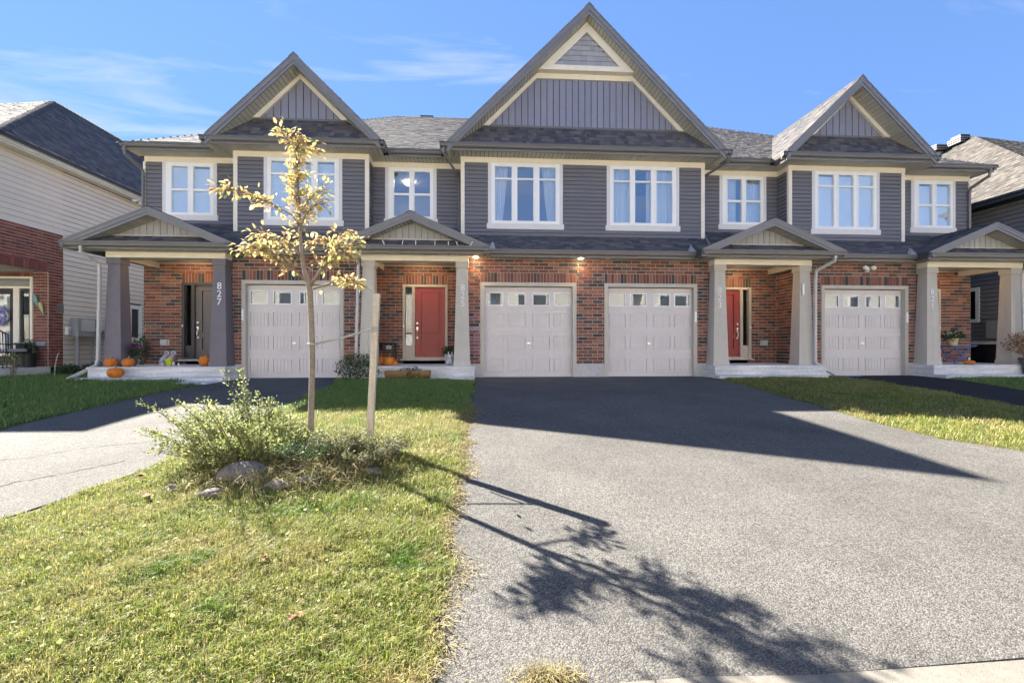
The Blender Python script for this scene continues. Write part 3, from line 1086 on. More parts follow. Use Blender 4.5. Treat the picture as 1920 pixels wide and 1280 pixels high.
def lower_roof(H, X, spans):
    for u0, u1, y1, single in spans:
        z0, y0 = 3.33, -.36
        z1 = z0 + .59 * (y1 - y0)
        a, b = sorted((X(u0), X(u1)))
        rf = MB().extr([(a, y0, z0), (b, y0, z0), (b, y1, z1), (a, y1, z1)], (0, 0, -.06)).build('lower_roof', 'roof_base', H)
        up = Vector((0, y1 - y0, z1 - z0))
        L = up.length
        shingles(rf, 'shingle', (a, y0, z0 + .004), (1, 0, 0), up, [(0, 0), (b - a, 0), (b - a, L), (0, L)], single, wmin=.16, wmax=.34)


def porch(H, X, uc, us, colm, numeral, dark):
    """us: the two column positions (inner first)."""
    g0, g1 = uc - 1.95, uc + 1.95
    gable_roof(H, X, uc, 4.17, 1.96, .425, -.80, 1.24, (-1, 1), .19, -.40, .10)
    gutter_x(H, X, g0, g1, -.86, 3.32, z_s=ZS)
    gutter_y(H, X, g0, -1, -.86, -.33, 3.32, z_s=ZS)
    gutter_y(H, X, g1, 1, -.86, 1.2 if us[1] > 9 else -.33, 3.32, z_s=ZS)
    skirt(H, X, g0 + .12, g1 - .12, uc - 1.12, uc + 1.12, -.76, 3.325, -.40, 3.55, flash=False)
    gw = MB().extr([(X(uc - 1.3), -.37, 3.48), (X(uc + 1.3), -.37, 3.48), (X(uc), -.37, 4.03)], (0, .03, 0)).build('gable_wall', 'sheath', H)
    ubox('gable_base_trim', 'soffit', H, *sorted((X(uc - 1.1), X(uc + 1.1))), -.43, -.385, 3.54, 3.575)
    batten_wall(H, X, gw, [(uc - 1.02, 3.575), (uc + 1.02, 3.575), (uc, 3.98)], -.392, .16, 'batten_porch')
    soffit_x(H, X, g0 + .12, g1 - .12, -.74, -.33, ZS, w=.30)
    b0, b1 = sorted((X(us[0] - .17), X(us[1] + .17)))
    ubox('porch_beam', 'cream', H, b0, b1, -.385, -.05, 3.02, 3.165)
    for u in us:
        ubox('porch_beam', 'soffit', H, X(u) - .10, X(u) + .10, -.05, 1.195, 3.0, 3.165)
    ubox('porch_ceiling', 'soffit', H, b0, b1, -.05, 1.195, 3.167, 3.19)
    for u in us:
        column(H, X, u, colm)
    lx = X((us[0] + us[1]) / 2)
    MB().lathe([(.06, -.012), (.075, -.004), (.08, 0)], (lx, .55, 3.166), 16).build('porch_light', 'bulb', H)
    for i, ch in enumerate(numeral):
        z = 2.33 - i * .198
        text_digit(ch, X(us[0]) + (.02 if X(1) < X(0) else -.02), -.41 - .010 + .063 * (z - .44) / 2.42 - .004, z, .235, H, thin=0.0 if numeral == '827' else -.002)
    s0, s1 = sorted((X(us[0] - .32), X(us[1] + .33)))
    sl = MB().box(s0, s1, -.72, 1.2, -.12, .27)
    sl.box(s0 - .02, s1 + .02, -.745, 1.195, .27, .33)
    sl.build('porch_slab', 'slab', H)


def downspout(H, pts, m, w=.036):
    MB().tube(pts, w, 4).build('downspout', m, H)


def diverter(H, x, y, z, sx):
    """kick-out flashing standing on the roof where a gutter stops."""
    MB().extr([(x - .10, y, z - .01), (x + .10, y, z - .01), (x + .05 * sx, y + .03, z + .15), (x + .01 * sx, y + .03, z + .15)], (0, .10, .05)).build('kickout_flashing', 'grey_metal', H)


def house(m, kind, label, numeral, colm, leafm, framem, base_x):
    X = lambda u: AX + m * u
    H = thing('townhouse', label, 'house', (base_x, 0, 0), 'row of attached brick townhouses')
    inner = kind == 'I'
    lim = [300]
    front = lambda u0, u1: sorted((X(u0), X(u1)))
    out = '+x' if m > 0 else '-x'
    inn = '-x' if m > 0 else '+x'
    # --- brick storey
    gu = (.39, 2.965) if inner else (6.54, 9.11)
    w0, w1 = (0, 3.40) if inner else (6.0, 9.60)
    a0, a1 = front(w0, w1)
    gh = (*front(*gu), -1, 2.53)
    wall = MB()
    for c in wall_cells(a0, a1, .36, 3.30, [gh]):
        wall.box(c[0], c[1], 0, .18, c[2], c[3])
    pb0, pb1 = (3.40, 6.0) if inner else (9.60, 12.33)
    du = 3.92 if inner else 10.02
    dh = (*front(du, du + 1.285), -1, 2.61)
    b0, b1 = front(pb0, pb1)
    for c in wall_cells(b0, b1, .0, 3.30, [dh]):
        wall.box(c[0], c[1], 1.2, 1.38, c[2], c[3])
    sides = [(w1, '+')] if inner else [(6.0, '-'), (9.60, '+')]
    for u, sg in sides:
        xx = X(u)
        dx = -m * .15 if sg == '+' else m * .15
        wall.box(min(xx, xx + dx), max(xx, xx + dx), .005, 1.2, .33, 3.30)
    bw = wall.build('brick_wall', 'mortar', H)
    sold = [(gh[0], gh[1], 2.53, 2.801), (dh[0], dh[1], 2.61, 2.88)]
    if inner:                               # the bond runs through the party wall: a brick belongs to the side its middle is on
        e0, e1 = (a0, a1 + .3) if m < 0 else (a0 - .3, a1)
        cells = [c for c in brick_cells(e0, e1, .36, 3.17, [gh, sold[0]], COURSE, off=AX + .0667) if ((c[0] + c[1]) / 2 - AX) * m > 0]
    else:
        cells = list(brick_cells(a0, a1, .36, 3.17, [gh, sold[0]], COURSE, off=a0))
    n = round((gh[1] - gh[0]) / .088)
    st = (gh[1] - gh[0]) / n
    scell = [(gh[0] + i * st, gh[0] + (i + 1) * st, 2.53, 2.801) for i in range(n)]
    ch = None
    if numeral == '825':
        ch = lambda p, q, z0, z1: q > -.31 and p < -.02 and .62 < z0 < 1.75 and q < .06 and U(0, 1) < (.9 if z0 < 1.35 else .45)
    place_bricks(cells, bw, 'brick', 'front', 0, lim, ch)
    place_bricks(scell, bw, 'brick', 'front', 0, lim)
    n = round((dh[1] - dh[0]) / .088)
    st = (dh[1] - dh[0]) / n
    place_bricks([(dh[0] + i * st, dh[0] + (i + 1) * st, 2.61, 2.88) for i in range(n)], bw, 'brick', 'front', 1.2, lim)
    back = list(brick_cells(b0, b1, .335, 3.15, [dh, sold[1]], COURSE, off=b0 + .05))
    if not inner:                           # only the stretch past the column is open to view
        vis = [c for c in back if (c[1] < -8.25 if m < 0 else c[0] > 13.1)]
        place_bricks([c for c in back if c not in vis], bw, 'brick', 'front', 1.2, [0])
        back = vis
    side_cells = []
    for u, sg in sides:
        cs = list(brick_cells(.02, 1.19, .335, 3.15, [], COURSE, off=.11))
        face = out if sg == '+' else inn
        side_cells.append((cs, face, X(u)))
    place_bricks(back, bw, 'brick', 'front', 1.2, lim)
    for cs, face, xx in side_cells:
        seen = sg_seen = (face == '-x' and xx > 6) or (face == '+x' and xx < -1)
        place_bricks(cs, bw, 'brick', face, xx, lim if seen else [0])
    # --- foundation
    f = MB()
    f0 = front(w0, gu[0])
    f1 = front(gu[1], w1)
    for q in (f0, f1):
        f.box(q[0], q[1], -.025, .2, -.3, .36)
    f.build('foundation', 'concrete', H)
    ubox('garage_threshold', 'concrete', H, gh[0], gh[1], -.10, .16, -.25, -.009)
    garage(H, X, gu[0], gu[1], {'827': X(gu[1]) + .035, '821': X(gu[1]) - .047, '825': None, '823': X(gu[1]) - .047}[numeral])
    front_door(H, X, du, leafm, framem, numeral)
    # --- upper storey
    bu = (0, 3.497) if inner else (6.07, 9.645)
    ru = (3.497, 6.07) if inner else (9.645, 12.33)
    w3 = (.635, 2.755) if inner else (6.77, 8.865)
    w2 = (4.24, 5.71) if inner else (10.385, 11.855)
    yb, yr = .70, 1.25
    up = MB()
    h3 = (*front(w3[0] + .05, w3[1] - .05), 4.2, 5.95)
    h2 = (*front(w2[0] + .05, w2[1] - .05), 4.45, 5.95)
    for c in wall_cells(*front(*bu), 3.6, 6.2, [h3]):
        up.box(c[0], c[1], yb, yb + .10, c[2], c[3])
    for c in wall_cells(*front(*ru), 3.3, 6.2, [h2]):
        up.box(c[0], c[1], yr, yr + .10, c[2], c[3])
    for u, sg in ([(3.497, 1)] if inner else [(6.07, -1), (9.645, 1)]):
        up.box(X(u), X(u) - sg * m * .1, yb + .1, yr + .05, 3.5, 6.2)
    sw = up.build('siding_wall', 'sheath', H)
    hw3 = (*front(*w3), 4.135, 6.0)
    hw2 = (*front(*w2), 4.365, 6.0)
    c0, c1 = front(*bu)
    ce0, ce1 = (c0 + (.085 if (m < 0 or not inner) else 0), c1 - (.085 if (m > 0 or not inner) else 0))
    lap_siding(sw, 'siding', ce0, ce1, 3.92, 5.99, [hw3], 'front', yb)
    lap_siding(sw, 'siding', *front(*ru), 3.69, 5.99, [hw2], 'front', yr)
    for u, sg in ([(3.497, 1)] if inner else [(6.07, -1), (9.645, 1)]):
        face = out if sg > 0 else inn
        lap_siding(sw, 'siding', yb + .06, yr - .018, 3.80, 5.99, [], face, X(u))
        cx = X(u)
        sx = sg * m
        cb = MB().box(min(cx - sx * .085, cx + sx * .022), max(cx - sx * .085, cx + sx * .022), yb - .024, yb + .0, 3.75, 5.99)
        cb.box(min(cx, cx + sx * .022), max(cx, cx + sx * .022), yb, yb + .06, 3.75, 5.99)
        cb.build('corner_board', 'cream', H)
        ubox('frieze_board', 'cream', H, min(cx, cx + sx * .026), max(cx, cx + sx * .026), yb, yr, 5.99, ZE)
    e = .026 * m if True else 0
    fa = front(bu[0], bu[1])
    fa = (fa[0] - (.026 if (m < 0 or not inner) else 0), fa[1] + (.026 if (m > 0 or not inner) else 0))
    ubox('frieze_board', 'cream', H, *fa, yb - .03, yb, 5.99, ZE)
    ubox('frieze_board', 'cream', H, *front(ru[0] + .03, ru[1]), yr - .03, yr, 5.99, ZE)
    if not inner:
        cx = X(12.33)
        ubox('corner_board', 'cream', H, cx - .04, cx + .022, yr - .024, yr + .06, 3.6, 5.99)
    beh3 = {'827': 'blind', '825': 'deep', '823': 'sheer', '821': 'blind'}[numeral]
    beh2 = {'827': 'blind', '825': 'open', '823': 'sheer', '821': 'blind'}[numeral]
    window(H, X, *w3, yb, 6.0, 4.135, 3, beh3)
    window(H, X, *w2, yr, 6.0, 4.365, 2, beh2)
    if numeral == '825':
        ceiling_lamp(H, X(2.98 - .30), 2.6, 6.0)
        ceiling_lamp(H, X(2.98 - .45), 6.0, 6.0)
        ceiling_lamp(H, X(5.2), 2.5, 6.0)
    # --- eaves, gutters, soffits of the upper roof
    bg = (0, 4.06) if inner else (5.53, 10.25)
    rg = (4.06, 5.53) if inner else (10.25, 12.62)
    gutter_x(H, X, *bg, .10, 6.31, z_s=ZE)
    gutter_x(H, X, *rg, .65, 6.31, z_s=ZE)
    for u, sg in ([(4.06, 1)] if inner else [(5.53, -1), (10.25, 1)]):
        gutter_y(H, X, u, sg, .10, .70, 6.31, z_s=ZE)
    if not inner:
        gutter_y(H, X, 12.62, 1, .65, 13.6, 6.31, z_s=ZE)
    soffit_x(H, X, bg[0] + (0 if inner else .13), bg[1] - .13, .23, yb, ZE, w=.118)
    for u0, u1 in ([(bu[1], bg[1] - .13)] if inner else [(bg[0] + .13, bu[0]), (bu[1], bg[1] - .13)]):
        soffit_x(H, X, u0, u1, yb, yr, ZE, w=.3)
    soffit_x(H, X, rg[0] - .13, rg[1] - (.13 if not inner else -.13), .78, yr, ZE, w=.118)
    # --- bay gable
    uc, zp, hw, sl = (0, 10.19, 3.86, 1.0) if inner else (7.86, 8.52, 2.24, .97)
    gable_roof(H, X, uc, zp, hw, sl, .10, 7.3 if inner else 4.5, (1,) if inner else (-1, 1), .29, .66)
    zb = 7.02
    if inner:
        gw = MB().extr([(X(0), .70, 6.2), (X(3.75), .70, 6.2), (X(0), .70, 9.95)], (0, .05, 0)).build('gable_wall', 'sheath', H)
        skirt(H, X, 0, 3.84, 0, 3.0, .18, 6.32, .68, zb)
        batten_wall(H, X, gw, [(0, zb), (2.76, zb), (1.42, 8.39), (0, 8.39)], .68, .181, 'batten')
        t = MB()
        t.extr([(X(2.72), .63, zb), (X(2.99), .63, zb), (X(1.45), .63, 8.58), (X(1.39), .63, 8.39)], (0, .05, 0))
        t.extr([(X(0), .628, 8.39), (X(1.39), .628, 8.39), (X(1.45), .628, 8.60), (X(0), .628, 8.60)], (0, .05, 0))
        t.build('gable_trim', 'cream', H)
        # the little shingled triangle at the top stands forward of the wall
        t = MB()
        t.extr([(X(0), .42, 8.53), (X(1.36), .42, 8.53), (X(1.22), .42, 8.67), (X(0), .42, 8.67)], (0, .26, 0))
        t.extr([(X(1.36), .42, 8.53), (X(0), .42, 9.89), (X(0), .42, 9.61), (X(.945), .42, 8.665), (X(1.21), .42, 8.67)], (0, .26, 0))
        t.build('gable_trim', 'cream', H)
        sh = MB().extr([(X(0), .47, 8.66), (X(.97), .47, 8.66), (X(0), .47, 9.63)], (0, .02, 0)).build('gable_shingle_wall', 'sheath', H)
        z = 8.67
        while z < 9.55:
            u = U(0, .03)
            us = 0
            while us < .945 - (z - 8.67):
                w = U(.10, .19)
                ue = min(us + w, .945 - (z - 8.67))
                zt2 = min(z + .155, 9.61 - us + .0)
                if ue - us > .015:
                    dz = 0
                    hi_a, hi_b = min(z + .16, 9.615 - us), min(z + .16, 9.615 - ue)
                    b = MB().hexa([(X(us) + m * .002, .440, z - dz), (X(ue) - m * .002, .440, z - dz), (X(ue) - m * .002, .470, z - dz), (X(us) + m * .002, .470, z - dz),
                                   (X(us) + m * .002, .464, hi_a), (X(ue) - m * .002, .464, hi_b), (X(ue) - m * .002, .472, hi_b), (X(us) + m * .002, .472, hi_a)])
                    b.build('shingle', 'shake', sh)
                us = ue + .0001
            z += .145
    else:
        gw = MB().extr([(X(uc - 2.0), .70, 6.2), (X(uc + 2.0), .70, 6.2), (X(uc), .70, 8.2)], (0, .05, 0)).build('gable_wall', 'sheath', H)
        skirt(H, X, uc - 2.22, uc + 2.22, uc - 1.42, uc + 1.42, .18, 6.32, .68, zb)
        batten_wall(H, X, gw, [(uc - 1.12, zb), (uc + 1.12, zb), (uc, 8.14)], .66, .2, 'batten')
        t = MB()
        for sd in (-1, 1):
            t.extr([(X(uc + sd * 1.09), .58, zb), (X(uc + sd * 1.36), .58, zb), (X(uc), .58, 8.38), (X(uc), .58, 8.11)], (0, .09, 0))
        t.build('gable_trim', 'cream', H)
    # --- main roof over this dwelling
    u0, u1 = (0, 6.04) if inner else (6.04, 12.66)
    y0 = .72
    dz = S_MAIN * (RIDGE_Y - y0)
    d = RIDGE_Y - y0 if not inner else 0
    rb = MB()
    poly = [(X(u0), y0, EAVE_Z), (X(u1), y0, EAVE_Z), (X(u1 - d), RIDGE_Y, EAVE_Z + dz), (X(u0), RIDGE_Y, EAVE_Z + dz)]
    rb.extr(poly, (0, 0, -.10))
    yb2 = 2 * RIDGE_Y - y0
    rb.extr([(X(u0), yb2, EAVE_Z), (X(u1), yb2, EAVE_Z), (X(u1 - d), RIDGE_Y, EAVE_Z + dz), (X(u0), RIDGE_Y, EAVE_Z + dz)], (0, 0, -.10))
    if not inner:
        rb.extr([(X(u1), y0, EAVE_Z), (X(u1 - d), RIDGE_Y, EAVE_Z + dz), (X(u1), yb2, EAVE_Z)], (0, 0, -.10))
    rf = rb.build('roof', 'roof_base', H)
    Lr = math.hypot(RIDGE_Y - y0, dz)
    lo = min(X(u0), X(u1))
    pts = [(p[0] - lo, v) for p, v in zip(poly, (0, 0, Lr, Lr))]
    shingles(rf, 'shingle', (lo, y0, EAVE_Z + .004), (1, 0, 0), (0, RIDGE_Y - y0, dz), pts)
    if not inner:                           # hip end
        yl = [(0, 0), (yb2 - y0, 0), ((yb2 - y0) / 2, math.hypot(d, dz))]
        shingles(rf, 'shingle', (X(u1), y0, EAVE_Z + .004), (0, 1, 0), (-m * d, 0, dz), yl)
        cap = MB()
        for i in range(44):
            t0, t1 = i / 44, (i + 1.25) / 44
            A = Vector((X(u1), y0, EAVE_Z + .014))
            D = Vector((-m * d, RIDGE_Y - y0, dz))
            for s_ in ((m * .11, .0, -.072), (0, -.11, -.072)):
                q = A + D * t0 + Vector((0, 0, .014))
                r_ = A + D * t1
                cap.add([q, q + Vector(s_), r_ + Vector(s_), r_], [(0, 1, 2, 3)])
        cap.build('hip_cap', 'shingle', H, fix=False)
    cap = MB()
    aa, bb = front(u0, u1 - d)
    k = int((bb - aa) / .15)
    for i in range(k):
        x0 = aa + i * .15
        for s_ in (-1, 1):
            cap.add([(x0, RIDGE_Y, EAVE_Z + dz + .03), (x0, RIDGE_Y + s_ * .13, EAVE_Z + dz - .05), (x0 + .19, RIDGE_Y + s_ * .13, EAVE_Z + dz - .065), (x0 + .19, RIDGE_Y, EAVE_Z + dz + .015)], [(0, 1, 2, 3)])
    cap.build('ridge_cap', 'shingle', H, fix=False)
    # --- shell that keeps the sun out: rear wall, end wall, party wall, floor over the garage
    sh = MB()
    ua, ub_ = (0, 6.04) if inner else (6.04, 12.33)
    sh.box(*front(ua + .01, ub_ - .01), 12.9, 13.1, 0, 6.2)
    if not inner:
        sh.box(*front(12.23, 12.33), 1.40, 12.9, 0, 6.2)
    sh.box(*front(ua + .01, ub_ - .12), 1.45, 12.8, 3.35, 3.45)
    sh.build('rear_wall', 'siding', H)
    # --- lower roof, gutters, soffit
    if inner:
        lower_roof(H, X, [(0, 3.0, yb, True), (3.0, 3.497, yb, False), (3.5, 6.04, yr, False)])
        gutter_x(H, X, 0, 2.75, -.47, 3.33, z_s=ZS)
        soffit_x(H, X, 0, 2.9, -.33, -.012, ZS, w=.118)
        soffit_x(H, X, 2.9, 3.4, -.33, -.012, ZS, w=.118)
        porch(H, X, 4.70, (3.445, 5.83), colm, numeral, False)
        diverter(H, X(2.68), -.40, 3.36, -m)
    else:
        lower_roof(H, X, [(6.04, 6.6, yb, False), (6.6, 9.15, yb, True), (9.15, 9.645, yb, False), (9.645, 10.93, yr, False)])
        gutter_x(H, X, 6.65, 8.98, -.47, 3.33, z_s=ZS)
        soffit_x(H, X, 6.2, 9.3, -.33, -.012, ZS, w=.118)
        porch(H, X, 10.93, (9.5, 12.0), colm, numeral, True)
        diverter(H, X(8.92), -.40, 3.36, -m)
    return H, X, bw


H827, X827, _ = house(-1, 'O', 'left end townhouse, number 827, with dark grey porch columns and a grey front door', '827', 'dark_col', 'grey_door', 'bronze', -7.4)
H825, X825, _ = house(-1, 'I', 'townhouse number 825 with the fully visible red front door and chalk-marked bricks', '825', 'taupe', 'red', 'taupe', -1.2)
H823, X823, _ = house(1, 'I', 'townhouse number 823 whose red front door is half hidden by its porch column', '823', 'taupe', 'red', 'taupe', 7.0)
H821, X821, _ = house(1, 'O', 'right end townhouse, number 821, beside the fresh black driveway', '821', 'taupe', 'red', 'taupe', 13.4)

# porch steps, downspouts, vents, lamps
MB().box(-9.3, -6.02, -1.16, -.75, -.2, .09).build('porch_step', 'slab', H827)
MB().box(-6.75, -6.02, -1.85, -1.16, -.25, .02).build('porch_step', 'slab', H827)
MB().box(-.78, -.13, -1.12, -.75, -.2, .06).build('porch_step', 'slab', H825)
MB().box(6.02, 8.9, -1.12, -.75, -.2, .09).build('porch_step', 'slab', H823)
MB().box(12.06, 15.2, -1.16, -.75, -.2, .08).build('porch_step', 'slab', H821)
downspout(H827, [(-9.44, -.80, 3.21), (-9.44, -.80, 3.06), (-9.24, -.52, 2.84), (-9.245, -.49, 2.6), (-9.30, -.475, .5), (-9.33, -.50, .36), (-9.62, -1.05, .02)], 'pipe', .042)
downspout(H827, [(-9.52, .71, 6.20), (-9.52, .72, 6.0), (-9.36, 1.18, 5.72), (-9.36, 1.19, 5.5), (-9.36, 1.19, 3.7)], 'pipe_dark', .04)
downspout(H825, [(-.98, .18, 6.2), (-.98, .18, 6.03), (-.62, 1.02, 5.72), (-.60, 1.17, 5.55), (-.60, 1.17, 4.25), (-.60, 1.0, 4.12)], 'pipe_dark', .036)
downspout(H825, [(-3.05, -.80, 3.21), (-3.05, -.78, 3.05), (-3.07, -.46, 2.9), (-3.08, -.455, 2.6), (-3.13, -.46, .12), (-3.2, -.62, .02)], 'pipe', .042)
downspout(H823, [(7.02, .20, 6.2), (7.0, .3, 6.05), (6.62, 1.05, 5.86), (6.6, 1.17, 5.7), (6.6, 1.17, 4.3), (6.62, .95, 4.12), (6.2, -.36, 3.40)], 'pipe_dark', .036)
downspout(H823, [(9.32, -.80, 3.21), (9.32, -.78, 3.08), (9.02, -.50, 2.86), (9.0, -.49, 2.6), (8.995, -.49, .42), (9.05, -.55, .30), (9.42, -.72, .06)], 'pipe', .044)
downspout(H821, [(15.42, .71, 6.2), (15.42, .74, 6.0), (15.27, 1.15, 5.76), (15.26, 1.19, 5.6), (15.26, 1.19, 4.3)], 'pipe_dark', .044)
downspout(H821, [(15.15, -.80, 3.21), (15.15, -.78, 3.08), (15.0, -.52, 2.9), (15.0, -.49, 2.6), (15.05, -.49, .3)], 'pipe', .042)
for H, x in ((H827, -8.77), (H823, 8.58)):
    b = MB().box(x - .085, x + .085, 1.10, 1.19, .87, 1.0)
    b.box(x - .11, x + .11, 1.175, 1.19, .85, 1.02)
    b.build('wall_vent', 'plush', H)
for H, x, lit in ((H825, -.11, 1), (H825, 2.68, 1), (H827, -6.15, 0), (H823, 3.40, 0)):
    MB().lathe([(.05, -.014), (.066, -.006), (.07, 0)], (x, -.19, ZS), 16).build('soffit_light', 'bulb' if lit else 'white', H)
    if lit:
        ld = bpy.data.lights.new('soffit_lamp', 'SPOT')
        ld.energy = 2.2
        ld.color = (1, .62, .3)
        ld.spot_size = R(120)
        ld.spot_blend = .8
        ld.shadow_soft_size = .05
        lo = bpy.data.objects.new('soffit_lamp', ld)
        lo.location = (x, -.19, ZS - .03)
        link(lo, H)
for H, X, u in ((H827, X827, 10.75), (H825, X825, 4.64), (H823, X823, 4.64), (H821, X821, 10.75)):
    ld = bpy.data.lights.new('porch_lamp', 'POINT')
    ld.energy = 1.1
    ld.color = (1, .72, .42)
    ld.shadow_soft_size = .06
    lo = bpy.data.objects.new('porch_lamp', ld)
    lo.location = (X(u), .55, 3.08)
    link(lo, H)
# roof vents on the ridge, motion light, thermometer, light clips along the porch gutter
for H, x in ((H823, 8.6), (H825, -2.2)):
    b = MB().box(x - .22, x + .22, 7.3, 7.7, 10.1, 10.34)
    b.box(x - .27, x + .27, 7.25, 7.75, 10.34, 10.40)
    b.build('roof_vent', 'black', H)
b = MB().ell((10.86, -.05, 2.98), (.05, .05, .06))
b.ell((10.74, -.11, 3.02), (.075, .065, .06), 10, 6)
b.ell((10.98, -.11, 3.02), (.075, .065, .06), 10, 6)
b.box(10.80, 10.92, -.035, -.01, 2.92, 3.06)
b.build('motion_light', 'white', H821, smooth=True)
b = MB().box(8.70, 8.745, -.42, -.375, 2.22, 2.52)
b.build('thermometer', 'white', H823)
b = MB()
for i, t in enumerate((.22, .33, .415, .535, .62, .68, .76)):
    x = -3.2 + t * 3.9
    s_ = (-.05, .02, .0, .0, .0, -.05, .05)[i]
    b.tube([(x, -.87, 3.33), (x + s_, -.855, 3.43)], .010, 5)
b.build('gutter_clips', 'white', H825)
ubox('threshold_mat', 'blue', thing('doormat', 'flat blue mat lying on the ground beside the garage door of 821', 'mat', (10.1, -.2, 0)), 9.72, 10.45, -.36, -.16, .0, .02)


# ------------------------------------------------------------------ the houses across the street, seen only as reflections and as the light they throw back
MT['opp_beige'] = mat('opposite_siding', (.80, .74, .64), .6, .03, (2, .06))
MT['opp_brick'] = mat('opposite_brick', (.70, .60, .50), .85, 0, [(3, .1), (30, .2)])


def opposite_house(x0, x1, label, m_):
    t = thing('house_across', label, 'house', ((x0 + x1) / 2, -25, -.4), 'houses across the street')
    y = -24.5
    xm = (x0 + x1) / 2
    gar = (x0 + 1.0, x0 + 4.2, -.5, 2.0)
    wins = [(x0 + 1.3, x0 + 3.7, 3.3, 5.0), (xm + .6, xm + 2.6, 3.3, 5.0), (xm + .4, xm + 2.0, .4, 2.2)]
    dor = (x1 - 2.2, x1 - 1.2, -.3, 1.9)
    w = MB()
    for c in wall_cells(x0, x1, -.7, 2.6, [gar, wins[2], dor]):
        w.box(c[0], c[1], y - .3, y, c[2], c[3])
    w.build('brick_wall', 'opp_brick', t)
    w = MB()
    for c in wall_cells(x0, x1, 2.6, 5.9, wins[:2]):
        w.box(c[0], c[1], y - .3, y, c[2], c[3])
    w.box(x0, x0 + .3, y - 11, y - .3, -.7, 5.9)
    w.box(x1 - .3, x1, y - 11, y - .3, -.7, 5.9)
    w.box(x0, x1, y - 11.3, y - 11, -.7, 5.9)
    w.build('siding_wall', m_, t)
    ubox('garage_door', 'white', t, gar[0], gar[1], y - .2, y - .15, gar[2], gar[3])
    ubox('front_door', 'bronze', t, dor[0], dor[1], y - .2, y - .15, dor[2], dor[3])
    for q in wins:
        f = MB()
        mx = (q[0] + q[1]) / 2
        for c in wall_cells(q[0], q[1], q[2], q[3], [(q[0] + .1, mx - .05, q[2] + .1, q[3] - .1), (mx + .05, q[1] - .1, q[2] + .1, q[3] - .1)]):
            f.box(c[0], c[1], y - .12, y + .05, c[2], c[3])
        f = f.build('window', 'white', t)
        ubox('pane', 'pane_dark', f, q[0], q[1], y - .1, y - .08, q[2], q[3])
    ubox('dark_room', 'dark', t, x0 + .4, x1 - .4, y - 2, y - 1.9, -.5, 5.8)
    rb = MB()
    rb.extr([(x0 - .4, y + .5, 5.8), (x1 + .4, y + .5, 5.8), (x1 - 2.5, y - 5.6, 9.6), (x0 + 2.5, y - 5.6, 9.6)], (0, 0, -.15))
    rb.extr([(x0 - .4, y - 11.8, 5.8), (x1 + .4, y - 11.8, 5.8), (x1 - 2.5, y - 5.6, 9.6), (x0 + 2.5, y - 5.6, 9.6)], (0, 0, -.15))
    rb.extr([(x0 - .4, y + .5, 5.8), (x0 - .4, y - 11.8, 5.8), (x0 + 2.5, y - 5.6, 9.6)], (0, 0, -.15))
    rb.extr([(x1 + .4, y + .5, 5.8), (x1 + .4, y - 11.8, 5.8), (x1 - 2.5, y - 5.6, 9.6)], (0, 0, -.15))
    rb.build('roof', 'shingle', t)
    gx = x0 + 2.6
    g_ = MB().extr([(gx - 2.6, y + .3, 5.8), (gx + 2.6, y + .3, 5.8), (gx, y + .3, 8.3)], (0, -5, 0))
    g_.build('gable', m_, t)


for k in range(8):
    opposite_house(-44 + k * 11.4, -44 + k * 11.4 + 10.6, ['beige house across the street, seen in the glass as a pale reflection', 'cream and brick house across the street, seen in the glass as a pale reflection'][k % 2], 'opp_beige')


